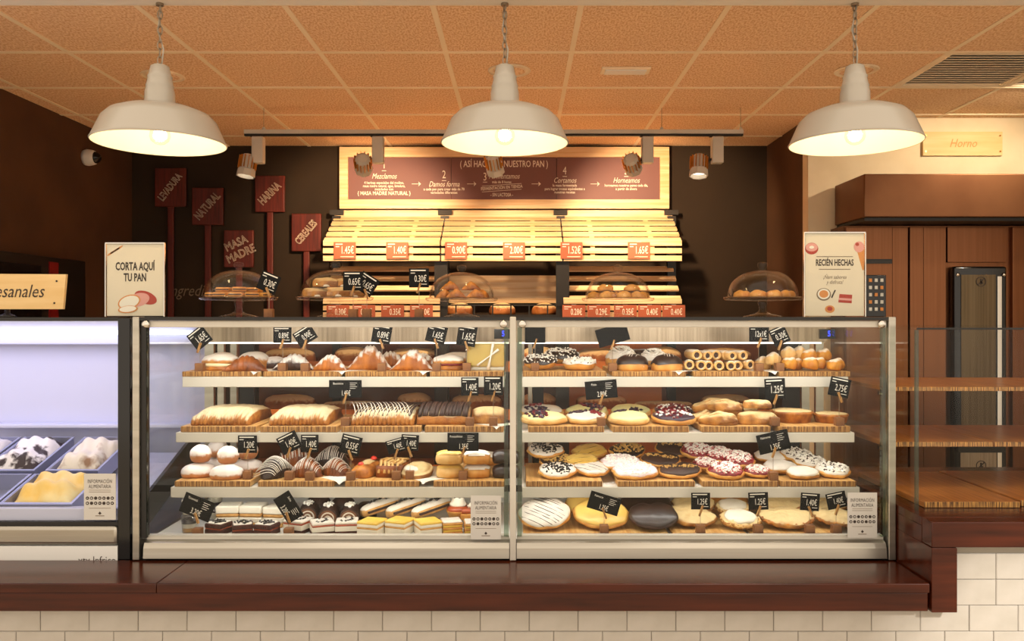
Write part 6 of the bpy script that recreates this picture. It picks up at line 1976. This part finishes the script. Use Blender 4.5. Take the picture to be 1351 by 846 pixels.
for zz in ((VY - 372) * YO / F, (VY - 613) * YO / F):
    rg = MB().lathe([(0.026, 0), (0.030, 0), (0.030, 0.003), (0.026, 0.003)], 24, closed=True)
    rg.build('warning_ring', 'print_dark', dr, (xs_, YO - 0.0345, zr(zz)), (R(90), 0, 0))
    MB().cbox((0, 0, 0), (0.056, 0.002, 0.006), Matrix.Rotation(R(-45), 3, 'Y')).cbox((0, 0, 0), (0.010, 0.002, 0.034)).cbox((0.006, 0, -0.008), (0.012, 0.002, 0.010)).build('warning_symbol', 'print_dark', dr, (xs_, YO - 0.0355, zr(zz)))
MB().box(xo[4] + 0.045, xo[5] - 0.030, YO - 0.040, YO - 0.031, zr((VY - 596) * YO / F), zr((VY - 588) * YO / F)).build('door_bar', 'black_metal', dr)
for zz in (zd1 - 0.05, zr((VY - 620) * YO / F)):
    for xx in (xo[4] + 0.045, xo[5] - 0.035):
        MB().lathe([(0.010, 0), (0.012, 0.006), (0.004, 0.010)], 12).build('bolt', 'chrome', dr, (xx, YO - 0.031, zz), (R(90), 0, 0), smooth=True)
cp = MB().box(pX(1142, YO), pX(1168, YO), YO - 0.012, YO - 0.001, zr((VY - 418) * YO / F), zr((VY - 363) * YO / F)).build('control_panel', 'black_gloss', ov, bevel=0.003)
for r in range(5):
    for c in range(3):
        x = pX(1147 + 7.5 * c, YO)
        z = zr((VY - (370 + 9.5 * r)) * YO / F)
        MB().box(x - 0.009, x + 0.009, YO - 0.016, YO - 0.0125, z - 0.010, z + 0.010).build('button', 'aluminium' if (r + c) % 3 else 'orange_print', cp)
MB().box(pX(1142, YO), pX(1176, YO), YO - 0.010, YO - 0.001, zr((VY - 348) * YO / F), zr((VY - 342) * YO / F)).build('panel_lip', 'black_metal', ov)

# ------------------------------------------------------------------ glass screen with bamboo shelves at the right
gs = thing('glass_counter_screen', 'frameless glass box with wooden shelves on the raised counter', 'display case', (0, 0, zr(Z1)))
GX = 1.225
top_z = -0.033 - Z1
MB().box(GX + 0.008, 3.0, 2.515, 2.523, 0.001, top_z - 0.008).build('front_pane', 'pane_glass', gs)
MB().box(GX, GX + 0.008, 2.515, 3.20, 0.001, top_z - 0.008).build('side_pane', 'pane_glass', gs)
MB().box(GX - 0.003, GX + 0.007, 2.512, 2.520, 0.001, top_z - 0.008).build('pane_corner', 'edge_glass', gs)
MB().box(GX, 3.0, 2.512, 3.20, top_z - 0.008, top_z).build('top_pane', 'pane_glass', gs)
MB().box(GX, 3.0, 2.509, 2.5118, top_z - 0.007, top_z - 0.001).build('top_edge', 'black_metal', gs)
for x, z in ((GX + 0.02, 0.341), (GX + 0.02, 0.154)):
    MB().lathe([(0.008, 0), (0.009, 0.02)], 12).build('shelf_stud', 'chrome', gs, (x - 0.011, 2.80, z - 0.003), (0, R(90), 0))
for k, (x0_, x1_, y0_, y1_, z_, th_, lb) in enumerate([
        (1.236, 1.86, 2.75, 3.18, -0.237, 0.014, 'upper bamboo shelf inside the glass screen, left board'), (1.863, 2.6, 2.75, 3.18, -0.237, 0.014, 'upper bamboo shelf inside the glass screen, right board'),
        (1.236, 1.60, 2.75, 3.18, -0.423, 0.016, 'middle bamboo shelf inside the glass screen, left board'), (1.603, 2.6, 2.75, 3.18, -0.423, 0.016, 'middle bamboo shelf inside the glass screen, right board')]):
    o = MB().box(0, x1_ - x0_, 0, y1_ - y0_, 0, th_).build('bamboo_shelf', 'shelf_bamboo', None, (x0_, y0_, zr(z_ - th_)), bevel=0.001, seg=1)
    tag(o, lb, 'shelf', 'bamboo shelves of the glass screen')
o = MB().box(0, 0.30, 0, 0.50, 0, 0.018).build('bamboo_board', 'shelf_bamboo', None, (1.27, 2.555, zr(Z1 + 0.001)), bevel=0.001, seg=1)
tag(o, 'bamboo board lying on the raised counter next to the pastry case', 'board', 'bamboo boards on the raised counter')
o = MB().box(0, 0.6, 0, 0.50, 0, 0.018).build('bamboo_board', 'shelf_bamboo', None, (1.585, 2.575, zr(Z1 + 0.001)), bevel=0.001, seg=1)
tag(o, 'bamboo board lying at the right edge of the raised counter', 'board', 'bamboo boards on the raised counter')

# unseen spotlight and fitting, added to brighten the oven wall
t = thing('added_oven_spot', 'added unseen ceiling spotlight brightening the oven wall from beyond the right edge', 'spotlight', (2.95, 4.18, zr(HC - 0.006)))
MB().lathe([(0.055, 0.0), (0.06, 0.004), (0.06, 0.006), (0.045, 0.006), (0.043, 0.0)], 24, closed=True).build('ring', 'ceiling_grid', t, smooth=True)
MB().lathe([(0.044, 0.004), (0.044, 0.006)], 20).build('lens', 'led_warm', t)
_d = Vector((2.75, 5.1, zr(0.45))) - Vector((2.95, 4.18, zr(HC - 0.02)))
lamp('added_oven_beam', 'SPOT', (2.95, 4.18, zr(HC - 0.02)), 75, (1.0, 0.80, 0.55), _d.to_track_quat('-Z', 'Y').to_euler(), spot_size=R(120), spot_blend=0.8, shadow_soft_size=0.04)
